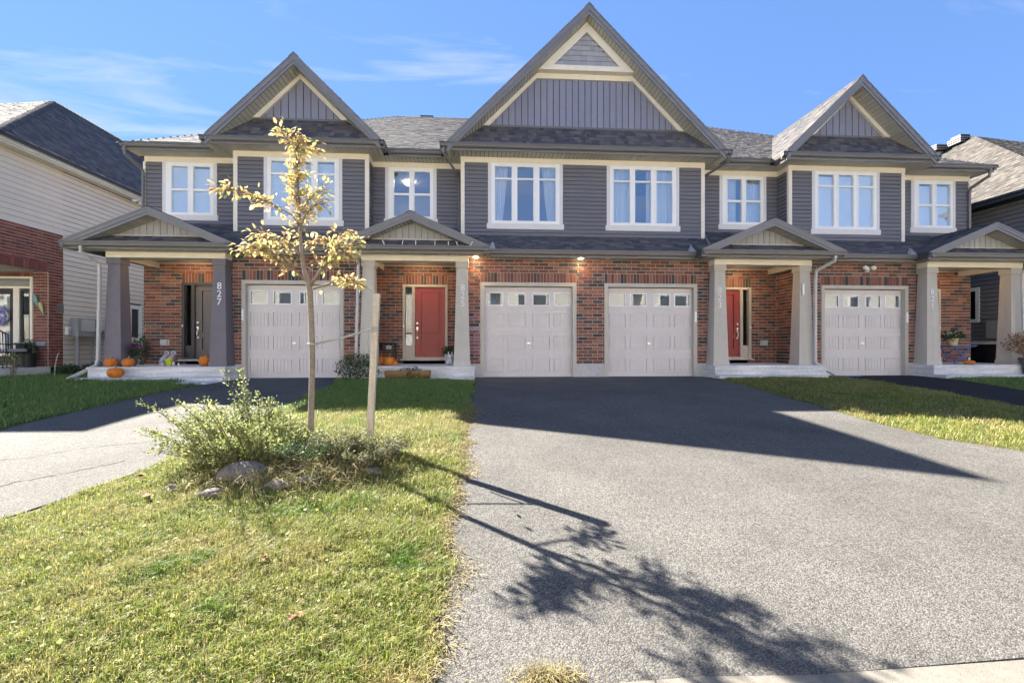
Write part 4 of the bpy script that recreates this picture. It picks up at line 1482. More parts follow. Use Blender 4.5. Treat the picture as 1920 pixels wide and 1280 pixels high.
# ------------------------------------------------------------------ neighbour on the left: brick porch, beige siding
def hip_house(H, sx, xw, xe, xr, ze, zr, yf, yb, ridge_y, fascia_m, soffit_m, tile='shingle'):
    """roof with its ridge along y; the side eave at xe faces the row. sx = +1: the seen slope faces +x."""
    xo = 2 * xr - xe
    rb = MB()
    P = dict(a=(xe, yf, ze), b=(xe, yb, ze), c=(xr, yb - 4.5, zr), d=(xr, ridge_y, zr), e=(xo, yf, ze), f=(xo, yb, ze))
    rb.extr([P['a'], P['b'], P['c'], P['d']], (0, 0, -.12))
    rb.extr([P['e'], P['f'], P['c'], P['d']], (0, 0, -.12))
    rb.extr([P['a'], P['d'], P['e']], (0, 0, -.12))
    rb.extr([P['b'], P['c'], P['f']], (0, 0, -.12))
    rf = rb.build('roof', 'roof_base', H)
    Vd = Vector((xr - xe, 0, zr - ze))
    L = Vd.length
    shingles(rf, tile, (xe, yf, ze + .004), (0, 1, 0), Vd, [(0, 0), (yb - yf, 0), (yb - 4.5 - yf, L), (ridge_y - yf, L)])
    Vf = Vector((0, ridge_y - yf, zr - ze))
    lo = min(xe, xo)
    shingles(rf, tile, (lo, yf, ze + .004), (1, 0, 0), Vf, [(0, 0), (abs(xo - xe), 0), (xr - lo, Vf.length)])
    cap = MB()
    A, D = Vector(P['a']) + Vector((0, 0, .02)), Vector(P['d']) - Vector(P['a'])
    n = int(D.length / .17)
    for i in range(n):
        q, r_ = A + D * (i / n) + Vector((0, 0, .014)), A + D * ((i + 1.25) / n)
        for s_ in ((sx * .13, .03, -.105), (-sx * .08, -.12, -.085)):
            cap.add([q, q + Vector(s_), r_ + Vector(s_), r_], [(0, 1, 2, 3)])
    n = int((yb - 4.5 - ridge_y) / .17)
    for i in range(n):
        y0 = ridge_y + i * .17
        for s_ in (-1, 1):
            cap.add([(xr, y0, zr + .035), (xr + s_ * .13, y0, zr - .07), (xr + s_ * .13, y0 + .21, zr - .085), (xr, y0 + .21, zr + .02)], [(0, 1, 2, 3)])
    cap.build('ridge_cap', tile, H, fix=False)
    # gutter, fascia and soffit along the seen eave
    s = sx
    f = lambda d, z: (xe - s * d, yf, z)
    g = MB().extr([f(0, ze + .02), f(0, ze - .02), f(.03, ze - .10), f(.12, ze - .10), f(.12, ze + .02)], (0, yb - yf, 0))
    g.build('gutter', fascia_m, H)
    ubox('fascia', fascia_m, H, min(xe - s * .12, xe - s * .15), max(xe - s * .12, xe - s * .15), yf, yb, ze - .22, ze - .02)
    so = ubox('soffit', 'sheath', H, min(xw, xe - s * .12), max(xw, xe - s * .12), yf, yb, ze - .19, ze - .175)
    n = int((yb - yf) / .3)
    for i in range(n):
        y0 = yf + i * (yb - yf) / n
        ubox('soffit_board', soffit_m, so, min(xw, xe - s * .13), max(xw, xe - s * .13), y0 + .004, y0 + (yb - yf) / n - .004, ze - .205, ze - .19)
    g = MB().extr([(xe, yf - .0, ze + .02), (xe, yf - .12, ze + .02), (xe, yf - .1, ze - .1), (xe, yf, ze - .1)], (xo - xe, 0, 0))
    g.build('gutter', fascia_m, H)


LH = thing('neighbour_house', 'beige-sided house with a dark brick porch at the left edge of the photo', 'house', (-14, 3, 0))
xw = -12.5
y1, y2, yd = .42, 2.45, 1.96
w = MB()
for c in wall_cells(y1, 13.2, .24, 6.1, [(y1 - 1, yd, 0, 2.97), (5.2, 5.66, 1.12, 2.22)]):
    w.box(xw - .2, xw, c[0], c[1], c[2], c[3])
w.box(-18.6, xw - .2, y1, y1 + .2, 2.97, 6.1)
w.box(-18.6, xw - .2, 13.0, 13.2, 0, 6.1)
w.box(-18.6, -18.4, y1, 13.2, 0, 6.1)
for c in wall_cells(-18.4, xw - .2, .2, 2.97, [(-14.9, -12.9, -1, 2.84)]):
    w.box(c[0], c[1], yd, yd + .2, c[2], c[3])
lw = w.build('brick_wall', 'mortar', LH)
lim = [300]
sold = (y1, yd, 2.97, 3.245)
place_bricks(list(brick_cells(y1, y2, .25, 4.17, [(y1 - 1, yd, 0, 2.97), sold], .0872, off=y2)), lw, 'brick_left', '+x', xw, lim)
n = 18
place_bricks([(yd - (i + 1) * .0856, yd - i * .0856, 2.97, 3.245) for i in range(n)], lw, 'brick_left', '+x', xw, lim)
place_bricks([c for c in brick_cells(-12.9, xw - .01, .25, 2.97, [], .0872, off=-12.9 + .06)], lw, 'brick_left', 'front', yd, lim)
place_bricks([(-14.9 + i * .0869, -14.9 + (i + 1) * .0869, 2.845, 2.965) for i in range(23)], lw, 'brick_left', 'front', yd, lim)
ubox('porch_ceiling', 'soffit_beige', LH, -18.4, xw - .02, y1 + .02, yd, 2.985, 3.0)
sw = ubox('siding_wall', 'sheath', LH, xw - .1, xw + .002, y2, 13.19, .28, 6.09)
lap_siding(sw, 'siding_beige', y2, 13.2, .27, 4.17, [(5.10, 5.76, 1.0, 2.32)], '+x', xw + .002, .15, .02)
lap_siding(sw, 'siding_beige', y1, 13.2, 4.17, 6.05, [], '+x', xw + .002, .15, .02)
ubox('foundation', 'concrete', LH, xw - .19, xw + .014, y2 + .004, 13.19, -.3, .27)
ubox('flashing', 'gutter_white', LH, xw - .01, xw + .025, y1, y2, 4.155, 4.185)
MB().box(-18.4, xw + .06, -.6, yd, -.2, .24).build('porch_slab', 'slab', LH)
hip_house(LH, 1, xw, -12.05, -15.43, 6.28, 9.72, .02, 15.5, 5.65, 'gutter_white', 'soffit_beige')
# little side window
wi = MB()
for c in wall_cells(5.10, 5.76, 1.0, 2.32, [(5.24, 5.62, 1.16, 2.18)]):
    wi.box(xw - .06, xw + .045, c[0], c[1], c[2], c[3])
wi = wi.build('window', 'white', LH)
ubox('pane', 'pane', wi, xw - .02, xw - .01, 5.23, 5.63, 1.15, 2.19)
for i in range(14):
    ubox('blind_slat', 'blind', wi, xw - .07, xw - .05, 5.24, 5.62, 1.19 + i * .07, 1.235 + i * .07)
ubox('dark_room', 'dark', LH, xw - .3, xw - .26, 5.1, 5.7, 1.0, 2.3)
# front door wall inside the porch: cream frame, transom, door with a big pane, sidelight
fr = MB()
holes = [(-14.4, -13.42, .28, 2.50), (-13.26, -12.97, .45, 2.50), (-14.8, -12.97, 2.56, 2.78)]
for c in wall_cells(-14.9, -12.90, .25, 2.845, holes):
    fr.box(c[0], c[1], yd - .04, yd + .1, c[2], c[3])
fr.build('door_frame', 'cream', LH)
d = MB()
for c in wall_cells(-14.4, -13.42, .28, 2.50, [(-14.24, -13.56, .55, 2.34)]):
    d.box(c[0], c[1], yd + .02, yd + .065, c[2], c[3])
dl = d.build('front_door', 'black', LH)
ubox('pane', 'pane_dark', dl, -14.25, -13.55, yd + .03, yd + .038, .54, 2.35)
for i in range(34):
    ubox('blind_slat', 'plush', dl, -14.25, -13.55, yd + .05, yd + .056, .56 + i * .0525, .60 + i * .0525)
sd = MB()
for c in wall_cells(-13.26, -12.97, .45, 2.50, [(-13.20, -13.03, .8, 2.42)]):
    sd.box(c[0], c[1], yd + .0, yd + .05, c[2], c[3])
sd = sd.build('sidelight', 'black', LH)
ubox('pane', 'pane_dark', sd, -13.21, -13.02, yd + .02, yd + .028, .79, 2.43)
ubox('transom_pane', 'pane_dark', LH, -14.8, -12.97, yd + .02, yd + .03, 2.55, 2.79)
ubox('hall', 'room', LH, -14.9, -12.8, yd + .6, yd + .65, .2, 2.9)
# meter cabinet, pipes, boxes and lamp on the side wall
mc = thing('meter_cabinet', 'grey electric meter cabinet with two round meters on the beige side wall', 'meter box', (xw + .15, 3.2, 1.2))
b = MB()
b.hexa([(xw + .03, 2.66, 1.14), (xw + .28, 2.66, 1.14), (xw + .28, 4.05, 1.14), (xw + .03, 4.05, 1.14), (xw + .03, 2.66, 1.70), (xw + .24, 2.66, 1.70), (xw + .24, 4.05, 1.70), (xw + .03, 4.05, 1.70)])
b.build('cabinet', 'grey_metal', mc)
for y in (3.02, 3.62):
    ubox('cover', 'plush', mc, xw + .265, xw + .285, y - .24, y + .26, 1.30, 1.66)
for y in (3.35, 3.68):
    q = MB().lathe([(.085, 0), (.085, .07), (.06, .11), (.001, .115)], n=14)
    m_ = MB().add([(xw + .28 + z, y + x, 1.33 + yy) for x, yy, z in q.v], q.f)
    m_.build('meter', 'metal', mc, smooth=False)
for y, r in ((2.76, .055), (3.32, .028), (3.62, .028), (3.92, .028)):
    MB().tube([(xw + .16, y, 1.14), (xw + .16, y, .04)], r, 10).build('conduit', 'grey_metal', mc)
t = thing('junction_box', 'small white utility box beside the brick corner of the left house', 'utility box', (xw + .05, 2.55, 1.3))
MB().box(xw + .025, xw + .10, 2.49, 2.63, 1.18, 1.42).build('box', 'white', t)
ubox('lid', 'plush', t, xw + .10, xw + .112, 2.515, 2.605, 1.22, 1.38)
t = thing('meter_plate', 'dark grey plate screwed to the brick corner of the left house', 'utility box', (xw + .03, 2.33, 1.95))
ubox('plate', 'gutter', t, xw + .008, xw + .05, 2.22, 2.42, 1.83, 2.06)
t = thing('security_light', 'small white twin security light under the white eave of the left house', 'light', (xw + .2, 5.2, 5.98))
b = MB().lathe([(.05, -.03), (.06, 0)], (xw + .22, 5.2, 6.065), 12)
b.ell((xw + .25, 5.05, 6.0), (.055, .09, .05))
b.ell((xw + .25, 5.36, 6.0), (.055, .09, .05))
b.build('lamp_heads', 'white', t, smooth=True)
t = thing('vent_hood', 'low grey vent hood on the brick pier of the left house', 'vent', (-12.7, yd, .9))
MB().extr([(-12.80, yd - .09, .84), (-12.80, yd - .01, .84), (-12.80, yd - .01, .97), (-12.80, yd - .05, .97)], (.26, 0, 0)).build('hood', 'grey_metal', t)
# wreath, star, birds
wr = thing('door_wreath', 'round lavender flower wreath hanging on the dark door of the left house', 'wreath', (-13.86, yd - .06, 1.72))
b = MB()
for k in range(230):
    a, c, rr = U(0, 6.283), U(0, 6.283), .07 * U(.75, 1.1)
    R0 = .225 + rr * math.cos(c)
    p = Vector((-13.86 + R0 * math.cos(a), yd - .06 + rr * .7 * math.sin(c) - .02, 1.72 + R0 * math.sin(a)))
    for q in range(4):
        u = Vector((U(-1, 1), U(-1, .2), U(-1, 1))).normalized()
        v = u.orthogonal().normalized()
        b.add([p, p + u * .035 + v * .016, p + u * .05, p + u * .035 - v * .016], [(0, 1, 2, 3)])
b.build('petals', 'wreath', wr, fix=False)
b = MB()
b.tube([(-13.86 + .225 * math.cos(a), yd - .05, 1.72 + .225 * math.sin(a)) for a in [i * 6.2832 / 24 for i in range(25)]], .035, 8)
b.build('ring', 'wreath', wr)
st = thing('star_ornament', 'pale metal star hanging above the lavender wreath', 'star', (-13.86, yd - .05, 2.25))
pts = [(-13.86 + (.085 if i % 2 == 0 else .034) * math.sin(i * math.pi / 5), yd - .06, 2.25 + (.085 if i % 2 == 0 else .034) * math.cos(i * math.pi / 5)) for i in range(10)]
b = MB().extr(pts, (0, .02, 0))
b.tube([(-13.86, yd - .05, 2.33), (-13.86, yd - .05, 2.50)], .006, 5)
b.build('star', 'metal', st)


def bird(x, y, z, m, label):
    t = thing('bird_ornament', label, 'ornament', (x, y, z), 'bird ornaments on the brick pier')
    b = MB()
    b.tube([(x - .02, y - .03, z + .17), (x - .012, y - .05, z + .15), (x, y - .055, z + .08), (x + .02, y - .04, z - .02), (x + .03, y - .03, z - .10), (x + .04, y - .02, z - .18)], [.018, .038, .050, .040, .020, .008], 10)
    b.ell((x - .02, y - .05, z + .15), (.042, .042, .045))
    b.build('body', m, t, smooth=True)
    MB().extr([(x - .05, y - .09, z + .15), (x - .075, y - .09, z + .13), (x - .05, y - .09, z + .128)], (0, .02, 0)).build('beak', 'cream_pot', t)
    MB().hexa([(x + .0, y - .10, z + .08), (x + .05, y - .085, z + .09), (x + .055, y - .05, z - .10), (x + .03, y - .06, z - .10), (x + .0, y - .09, z + .10), (x + .05, y - .075, z + .11), (x + .055, y - .04, z - .09), (x + .03, y - .05, z - .09)]).build('wing', m, t)


bird(-12.80, yd - .01, 2.12, 'teal', 'turquoise bird ornament on brick, the upper of the two birds')
bird(-12.65, yd - .01, 1.92, 'yellowbird', 'lime yellow bird ornament on brick, lower and nearer the wall corner')


# porch furniture of the left house
def garden_chair(x, y, z, rz, label):
    t = thing('garden_chair', label, 'chair', (x, y, z), 'black chairs on the left porch')
    ca, sa = math.cos(rz), math.sin(rz)

    def T(b):
        b.v = [(x + px * ca - py * sa, y + px * sa + py * ca, z + pz) for px, py, pz in b.v]
        return b
    T(MB().box(-.25, .25, -.25, .25, .40, .44)).build('seat', 'black', t)
    T(MB().box(-.23, .23, -.23, .22, .445, .52)).build('seat_cushion', 'cushion', t)
    b = MB()
    arc = [(-.26 + .52 * i / 10, .27, .44 + .48 + .11 * math.sin(math.pi * i / 10)) for i in range(11)]
    b.tube([(-.26, .25, .42)] + arc + [(.26, .25, .42)], .014, 6)
    for i in range(2, 9, 2):
        b.tube([(arc[i][0], .25, .44), arc[i]], .009, 5)
    T(b).build('backrest', 'black', t)
    for sx in (-1, 1):
        T(MB().tube([(sx * .25, -.24, 0), (sx * .25, -.24, .42)], .014, 6)).build('leg', 'black', t)
        T(MB().tube([(sx * .25, .33, 0), (sx * .25, .25, .42)], .014, 6)).build('leg', 'black', t)
        T(MB().tube([(sx * .27, -.24, .42), (sx * .28, -.22, .64), (sx * .28, .1, .66), (sx * .27, .26, .62)], .014, 6)).build('armrest', 'black', t)


garden_chair(-12.86, 1.22, .24, R(165), 'black metal garden chair with an arched back beside the white door frame')
garden_chair(-13.35, 1.45, .24, R(205), 'black metal garden chair cut by the left photo edge')


def leafball(parent, name, m, c, r, n, size, flat=1.0, seed=1):
    g = np.random.RandomState(seed)
    d = g.normal(size=(n, 3))
    d /= np.linalg.norm(d, axis=1)[:, None]
    p = np.array(c) + d * (g.rand(n, 1) ** .4) * np.array(r)
    return leaves_mesh(parent, name, m, p, d * .6 + g.normal(size=(n, 3)) * .7 + np.array([0, 0, .2]), size * (0.6 + .8 * g.rand(n)), g)


def leaves_mesh(parent, name, m, p, direc, size, g, width=.5, **props):
    """two-triangle folded leaves at points p growing along direc."""
    n = len(p)
    u = direc / (np.linalg.norm(direc, axis=1)[:, None] + 1e-6)
    w = np.cross(u, g.normal(size=(n, 3)))
    w /= np.linalg.norm(w, axis=1)[:, None] + 1e-6
    nn = np.cross(u, w)
    s = np.asarray(size)[:, None]
    V = np.stack([p, p + u * s * .45 + w * s * width * .5 + nn * s * .08, p + u * s, p + u * s * .45 - w * s * width * .5 + nn * s * .08], 1).reshape(-1, 3)
    i = np.arange(n)[:, None] * 4
    T = np.concatenate([i + np.array([[0, 1, 2]]), i + np.array([[0, 2, 3]])])
    props.setdefault('kind', 'stuff')
    return np_mesh(name, V, T, m, parent, **props)


t = thing('potted_plant', 'black pot with a trailing dark plant beside the brick pier of the left porch', 'potted plant', (-12.66, 1.62, .24))
MB().lathe([(.13, 0), (.17, .38), (.18, .40), (.16, .40), (.14, .36)], (-12.70, 1.62, .24), 16).build('pot', 'black', t)
leafball(t, 'foliage', 'dark_leaf', (-12.72, 1.60, .78), (.19, .22, .26), 360, .055, seed=3)
t = thing('storage_bench', 'dark covered box standing against the brick pier on the left porch', 'box', (-13.0, 1.78, .24))
MB().box(-13.12, -12.88, 1.66, 1.90, .24, .88).build('box_body', 'black', t)
ubox('lid', 'cushion', t, -13.14, -12.86, 1.64, 1.92, .88, .94)
t = thing('rose_bush', 'thin young rose bush growing in front of the left porch slab', 'shrub', (-12.25, .6, 0))
b = MB()
for k in range(6):
    b.tube([(-12.25 + U(-.03, .03), .6 + U(-.03, .03), -.05), (-12.25 + U(-.1, .1), .6 + U(-.1, .1), .3), (-12.25 + U(-.2, .2), .6 + U(-.15, .15), .62)], .007, 5)
b.build('stems', 'twig', t)
leafball(t, 'foliage', 'shrub_leaf', (-12.25, .6, .45), (.2, .2, .25), 160, .05, seed=5)
for k, (x, y, r_) in enumerate([(-11.9, 1.9, .34), (-11.6, 1.5, .3), (-12.0, 2.9, .3)]):
    t = thing('low_plant', ['low dark green plant at the foot of the left brick corner', 'low dark green plant on the lawn edge under the meter pipes', 'low dark green plant close against the beige wall'][k], 'plant', (x, y, 0), 'low plants beside the left house')
    leafball(t, 'foliage', 'dark_leaf', (x, y, .10), (r_, r_, .2), 420, .075, seed=20 + k)
t = thing('red_flower', 'small orange red flower low against the wall under the meter pipes', 'flower', (-11.7, 3.0, 0))
leafball(t, 'petals', 'redflower', (-11.75, 3.0, .30), (.07, .07, .05), 40, .05, seed=8)
MB().tube([(-11.75, 3.0, 0), (-11.75, 3.0, .28)], .008, 5).build('stem', 'twig', t)
t = thing('garden_stake', 'thin bent pale stick standing in the lawn by the meter pipes', 'stick', (-11.55, .9, 0))
MB().tube([(-11.45, .9, -.05), (-11.43, .9, .3), (-11.36, .9, .62), (-11.33, .9, .66)], .012, 6).build('stick', 'stakewood', t)

# ------------------------------------------------------------------ neighbour on the right: grey siding
RH = thing('neighbour_house', 'grey-sided house with a sunlit shingle roof at the right edge of the photo', 'house', (20, 5, 0))
xw = 16.7
w = MB()
for c in wall_cells(-.2, 12.0, -.2, 5.32, [(2.21, 3.0, 1.7, 2.76)]):
    w.box(xw, xw + .2, c[0], c[1], c[2], c[3])
w.box(xw, 26, -.2, .0, -.2, 5.32)
w.box(xw, 26, 11.8, 12.0, -.2, 5.32)
w.box(25.8, 26, -.2, 12, -.2, 5.32)
rw = w.build('siding_wall', 'sheath', RH)
lap_siding(rw, 'siding_grey', -.2, 12.0, 1.03, 5.32, [(2.15, 3.07, 1.63, 2.82)], '-x', xw - .002, .14, .03, .016)
ubox('foundation', 'concrete', RH, xw - .03, xw + .1, -.2, 12.0, -.3, 1.02)
hip_house(RH, -1, xw, 16.3, 21.1, 5.5, 9.82, -.6, 16, 6.35, 'black', 'soffit', 'shingle_right')
wi = MB()
for c in wall_cells(2.15, 3.07, 1.63, 2.82, [(2.27, 2.95, 1.75, 2.70)]):
    wi.box(xw - .05, xw + .06, c[0], c[1], c[2], c[3])
wi = wi.build('window', 'white', RH)
ubox('pane', 'pane_dark', wi, xw + .01, xw + .02, 2.26, 2.96, 1.74, 2.71)
ubox('dark_room', 'dark', RH, xw + .4, xw + .45, 2.0, 3.3, 1.5, 3.0)
t = thing('meter_cabinet', 'dark blue-grey utility cabinet with one round meter on the grey side wall', 'meter box', (xw - .1, 1.4, 1.4))
ubox('cabinet', 'grey_metal', t, xw - .2, xw - .03, .85, 1.80, 1.10, 1.67)
q = MB().lathe([(.09, 0), (.09, .06), (.06, .11), (.001, .115)], n=14)
MB().add([(xw - .2 - z, 1.28 + x, 1.36 + yy) for x, yy, z in q.v], q.f).build('meter', 'metal', t)
t = thing('black_boards', 'black panel closing the gap under the grey wall beyond the blue table', 'panel', (16.2, 2.0, .5))
for k in range(7):
    ubox('board', 'black', t, 16.3, 16.34, .9 + k * .36, 1.255 + k * .36, -.1, .90)  # plain black boards set along the foot of the grey wall
ubox('rail', 'slab', t, 16.27, 16.37, .9, 3.42, .90, .96)
for x, y, z, k in ((20.75, 7.7, 9.45, 1.0), (21.05, 6.9, 9.75, .8)):
    t = thing('roof_vent', 'larger pale roof vent with a dark louvred cap on the right neighbour roof' if k == 1 else 'low dark roof vent at the ridge end of the right neighbour roof', 'roof vent', (x, y, z), 'vents on the right roof')
    MB().lathe([(.30 * k, -.5), (.25 * k, .2 if k == 1 else -.05)], (x, y, z), 4 if k < 1 else 14).build('base', 'taupe' if k == 1 else 'gutter', t)
    for j in range(3):
        ubox('louvre', 'gutter', t, x - .38 * k, x + .38 * k, y - .38 * k, y + .38 * k, z + (.2 if k == 1 else -.05) + j * .09, z + (.25 if k == 1 else .0) + j * .09)
    ubox('core', 'black', t, x - .28 * k, x + .28 * k, y - .28 * k, y + .28 * k, z + (.15 if k == 1 else -.1), z + .38 * k)


# ------------------------------------------------------------------ things on the porches
def pumpkin(x, y, z, r, h, label, lobes=11, lean=0.0, group='pumpkins on the porches'):
    t = thing('pumpkin', label, 'pumpkin', (x, y, z), group)
    n, m_ = 44, 12
    vs, fs = [], []
    for i in range(m_ + 1):
        a = math.pi * i / m_
        for k in range(n):
            th = 2 * math.pi * k / n
            rib = 1 - .055 * (abs(math.cos(lobes * th / 2)) ** 5) * math.sin(a) ** .5
            rr = max(1e-3, math.sin(a) ** .82) * r * rib
            zz = h * .5 - math.cos(a) * h * .5
            if i > m_ - 3:
                zz -= h * .10 * (i - m_ + 3) / 3
            if i < 2:
                zz += h * .05 * (2 - i) / 2
            vs.append((x + rr * math.cos(th) + lean * zz * .1, y + rr * math.sin(th), z + zz - h * .05 + .004))
    for i in range(m_):
        fs += [(i * n + k, i * n + (k + 1) % n, (i + 1) * n + (k + 1) % n, (i + 1) * n + k) for k in range(n)]
    MB().add(vs, fs).build('shell', 'pumpkin', t, smooth=True)
    zt = z + h * .84
    MB().tube([(x, y, zt - .02), (x + .005, y, zt + .03), (x + .02 + lean * .02, y - .01, zt + .075)], [.026, .017, .013], 7).build('stem', 'stem', t)
    return t


pumpkin(-8.93, -.58, .33, .132, .235, 'orange pumpkin beside the dark column, left one of the pair on the 827 slab', 10)
pumpkin(-8.58, -.50, .33, .138, .225, 'orange pumpkin nearest the grey shoes, right one of the pair on the 827 slab', 12, .2)
pumpkin(-8.52, -.99, .09, .168, .262, 'largest orange pumpkin, standing on the lower step in front of the pair', 12)
pumpkin(-6.95, -.16, .33, .155, .29, 'tall orange pumpkin half behind the grey column by the grey front door', 11)
pumpkin(-2.62, .10, .33, .15, .24, 'orange pumpkin at the dark bench, partly behind the wooden stake', 11)
pumpkin(-2.37, -.10, .33, .145, .255, 'round orange pumpkin with a tall stem, in the middle at the dark bench', 11)
pumpkin(-2.21, -.10, .33, .065, .11, 'smallest orange pumpkin, by the bench near the red door', 9)
t = pumpkin(13.42, -.50, .33, .13, .13, 'flat orange pumpkin with a small white figure on top, under the blue table', 10)
MB().ell((13.42, -.50, .49), (.026, .026, .035)).build('figure', 'white', t, smooth=True)

t = thing('potted_mums', 'pot of purple chrysanthemums behind the two pumpkins of 827', 'flower pot', (-8.78, .1, .33))
MB().lathe([(.13, 0), (.18, .22), (.19, .24), (.16, .24)], (-8.86, -.05, .33), 16).build('pot', 'dark_pot', t)
leafball(t, 'foliage', 'dark_leaf', (-8.86, -.05, .66), (.30, .26, .15), 700, .05, seed=31)
g = np.random.RandomState(4)
b = MB()
for k in range(260):
    a, rr = U(0, 6.283), math.sqrt(U(0, 1))
    p = Vector((-8.86 + .33 * rr * math.cos(a), -.05 + .26 * rr * math.sin(a), .74 + .13 * math.sqrt(max(0, 1 - rr * rr)) + U(-.02, .02)))
    for q in range(7):
        th = q * .9 + k
        u = Vector((math.cos(th), math.sin(th), .55))
        v = Vector((-math.sin(th), math.cos(th), 0))
        b.add([p, p + u * .014 + v * .009, p + u * .026, p + u * .014 - v * .009], [(0, 1, 2, 3)])
b.build('flowers', 'mum', t, fix=False)
t = thing('porch_shrub', 'slender green shrub growing at the brick corner of 827', 'shrub', (-9.5, .95, 0))
b = MB()
for k in range(9):
    x, y = -9.25 + U(-.15, .15), .95 + U(-.1, .1)
    b.tube([(-9.3, .95, 0), (x, y, .55), (x + U(-.12, .12), y + U(-.08, .08), U(.85, 1.15))], .009, 5)
b.build('stems', 'twig', t)
leafball(t, 'foliage', 'dark_leaf', (-9.27, .95, .75), (.24, .18, .42), 600, .055, seed=41)
t = thing('clog_shoes', 'pair of grey clogs leaning on the brick wall beside the lime pot', 'shoes', (-8.27, .5, .33))
for dx, dz in ((-.07, 0), (.10, 0)):
    x = -8.30 + dx
    b = MB().tube([(x, .42, .37), (x, .40, .42), (x, .47, .50), (x + .01, .60, .60), (x + .01, .66, .66)], [.040, .066, .068, .058, .03], 12)
    b.build('shoe', 'shoe', t, smooth=True)
    MB().tube([(x - .004, .385, .355), (x, .44, .38), (x, .62, .56)], [.055, .060, .05], 8).build('sole', 'sole', t, smooth=True)
    MB().tube([(x + .055 * math.cos(a), .62 - .02 * math.sin(a), .62 + .08 * math.sin(a)) for a in [math.pi * i / 8 for i in range(9)]], .012, 6).build('strap', 'sole', t)
t = thing('lime_pot', 'bright lime green flower pot standing beside the grey clogs', 'pot', (-8.10, .3, .33))
MB().lathe([(.062, 0), (.088, .155), (.094, .16), (.094, .18), (.08, .18), (.075, .15)], (-8.12, .3, .33), 20).build('pot', 'lime', t, smooth=False)
t = thing('pebble_figures', 'tiny black and white figures in a row right of the lime pot', 'figures', (-7.95, .3, .33))
for k, (dx, r_, mm) in enumerate(((-.04, .034, 'white'), (.03, .028, 'black'), (.09, .024, 'white'))):
    b = MB().ell((-7.97 + dx, .3, .33 + r_), (r_, r_, r_))
    b.ell((-7.97 + dx, .3, .33 + r_ * 2.3), (r_ * .6, r_ * .6, r_ * .6))
    b.build('figure', mm, t, smooth=True)

t = thing('porch_bench', 'black slatted bench against the brick beside the red door of 825', 'bench', (-2.6, .7, .33))
for k in range(4):
    ubox('slat', 'black', t, -3.0, -2.34, .55 + k * .1, .64 + k * .1, .72, .745)
for k in range(5):
    ubox('back_slat', 'black', t, -2.95 + k * .13, -2.87 + k * .13, .95, .97, .75, .90)
ubox('rail', 'black', t, -3.0, -2.34, .945, .975, .88, .93)
for x in (-2.98, -2.38):
    for y in (.56, .93):
        ubox('leg', 'black', t, x - .02, x + .02, y - .02, y + .02, .33, .72 if y < .7 else .92)
ubox('stretcher', 'black', t, -2.98, -2.38, .55, .57, .42, .45)
t = thing('tealight_box', 'small pale box standing on the black bench', 'box', (-2.55, .8, .745))
MB().box(-2.61, -2.47, .72, .82, .746, .83).build('box', 'plush', t)
MB().box(-2.62, -2.46, .71, .83, .83, .845).build('lid', 'white', t)
# planter made of half logs
t = thing('log_planter', 'long wooden log planter with small white flowers in front of the 825 porch slab', 'planter', (-1.75, -1.0, 0))
b = MB()
nz = 14
prof = [(-1.0 + .19 * math.cos(math.pi + math.pi * i / nz), .24 + .20 * math.sin(math.pi + math.pi * i / nz)) for i in range(nz + 1)]
inner_ = [(-1.0 + .15 * math.cos(2 * math.pi - math.pi * i / nz), .24 + .15 * math.sin(2 * math.pi - math.pi * i / nz)) for i in range(nz + 1)]
b.extr([(-2.26, p[0], p[1]) for p in prof + inner_], (1.02, 0, 0))
b.build('trough', 'log', t)
for x in (-2.28, -1.25):
    q = MB().extr([(x, p[0], p[1]) for p in prof], (.03, 0, 0))
    q.build('end_board', 'log', t)
ubox('soil', 'soil', t, -2.25, -1.25, -1.14, -.86, .20, .225)
for x in (-2.12, -1.4):
    ubox('foot', 'log', t, x - .04, x + .04, -1.15, -.85, -.02, .06)
leafball(t, 'foliage', 'dark_leaf', (-1.70, -1.07, .18), (.26, .14, .16), 420, .05, seed=51)
leafball(t, 'foliage', 'shrub_leaf', (-1.55, -1.10, .16), (.2, .12, .14), 200, .045, seed=52)
leafball(t, 'blossoms', 'flower', (-1.98, -1.03, .27), (.14, .08, .05), 60, .035, seed=53)
leafball(t, 'blossoms', 'flower', (-1.5, -1.01, .26), (.2, .08, .05), 40, .03, seed=54)
t = thing('stone_rabbit', 'small pale stone rabbit sitting at the foot of the 825 column', 'figurine', (-.80, -.05, .33))
b = MB().ell((-.80, .0, .43), (.09, .085, .11))
b.ell((-.79, -.03, .55), (.065, .06, .065))
b.ell((-.85, -.07, .37), (.035, .05, .035))
b.ell((-.75, -.07, .37), (.035, .05, .035))
b.build('body', 'plush', t, smooth=True)
for dx in (-.03, .035):
    MB().ell((-.79 + dx * 1.4, -.01, .635), (.02, .016, .06)).build('ear', 'plush', t, smooth=True)
t = thing('greenery_basket', 'grey basket of evergreen sprigs and a dark twig tree behind the 825 column', 'basket', (-.82, .5, .33))
MB().lathe([(.14, 0), (.18, .26), (.185, .28), (.15, .28)], (-.80, .5, .33), 18).build('basket', 'plush', t)
b = MB()
b.tube([(-.66, .55, .5), (-.65, .55, 1.1), (-.64, .55, 1.62)], [.014, .010, .006], 6)
for k in range(26):
    z = U(.75, 1.58)
    a = U(0, 6.28)
    L_ = .20 * (1.75 - z)
    b.tube([(-.65, .55, z), (-.65 + L_ * math.cos(a), .55 + L_ * math.sin(a), z + .10)], [.006, .003], 4)
b.build('twigs', 'black', t)
leafball(t, 'foliage', 'dark_leaf', (-.84, .5, .68), (.20, .18, .15), 500, .06, seed=61)
leafball(t, 'foliage', 'dark_leaf', (-.65, .55, 1.0), (.09, .09, .42), 420, .045, seed=62)
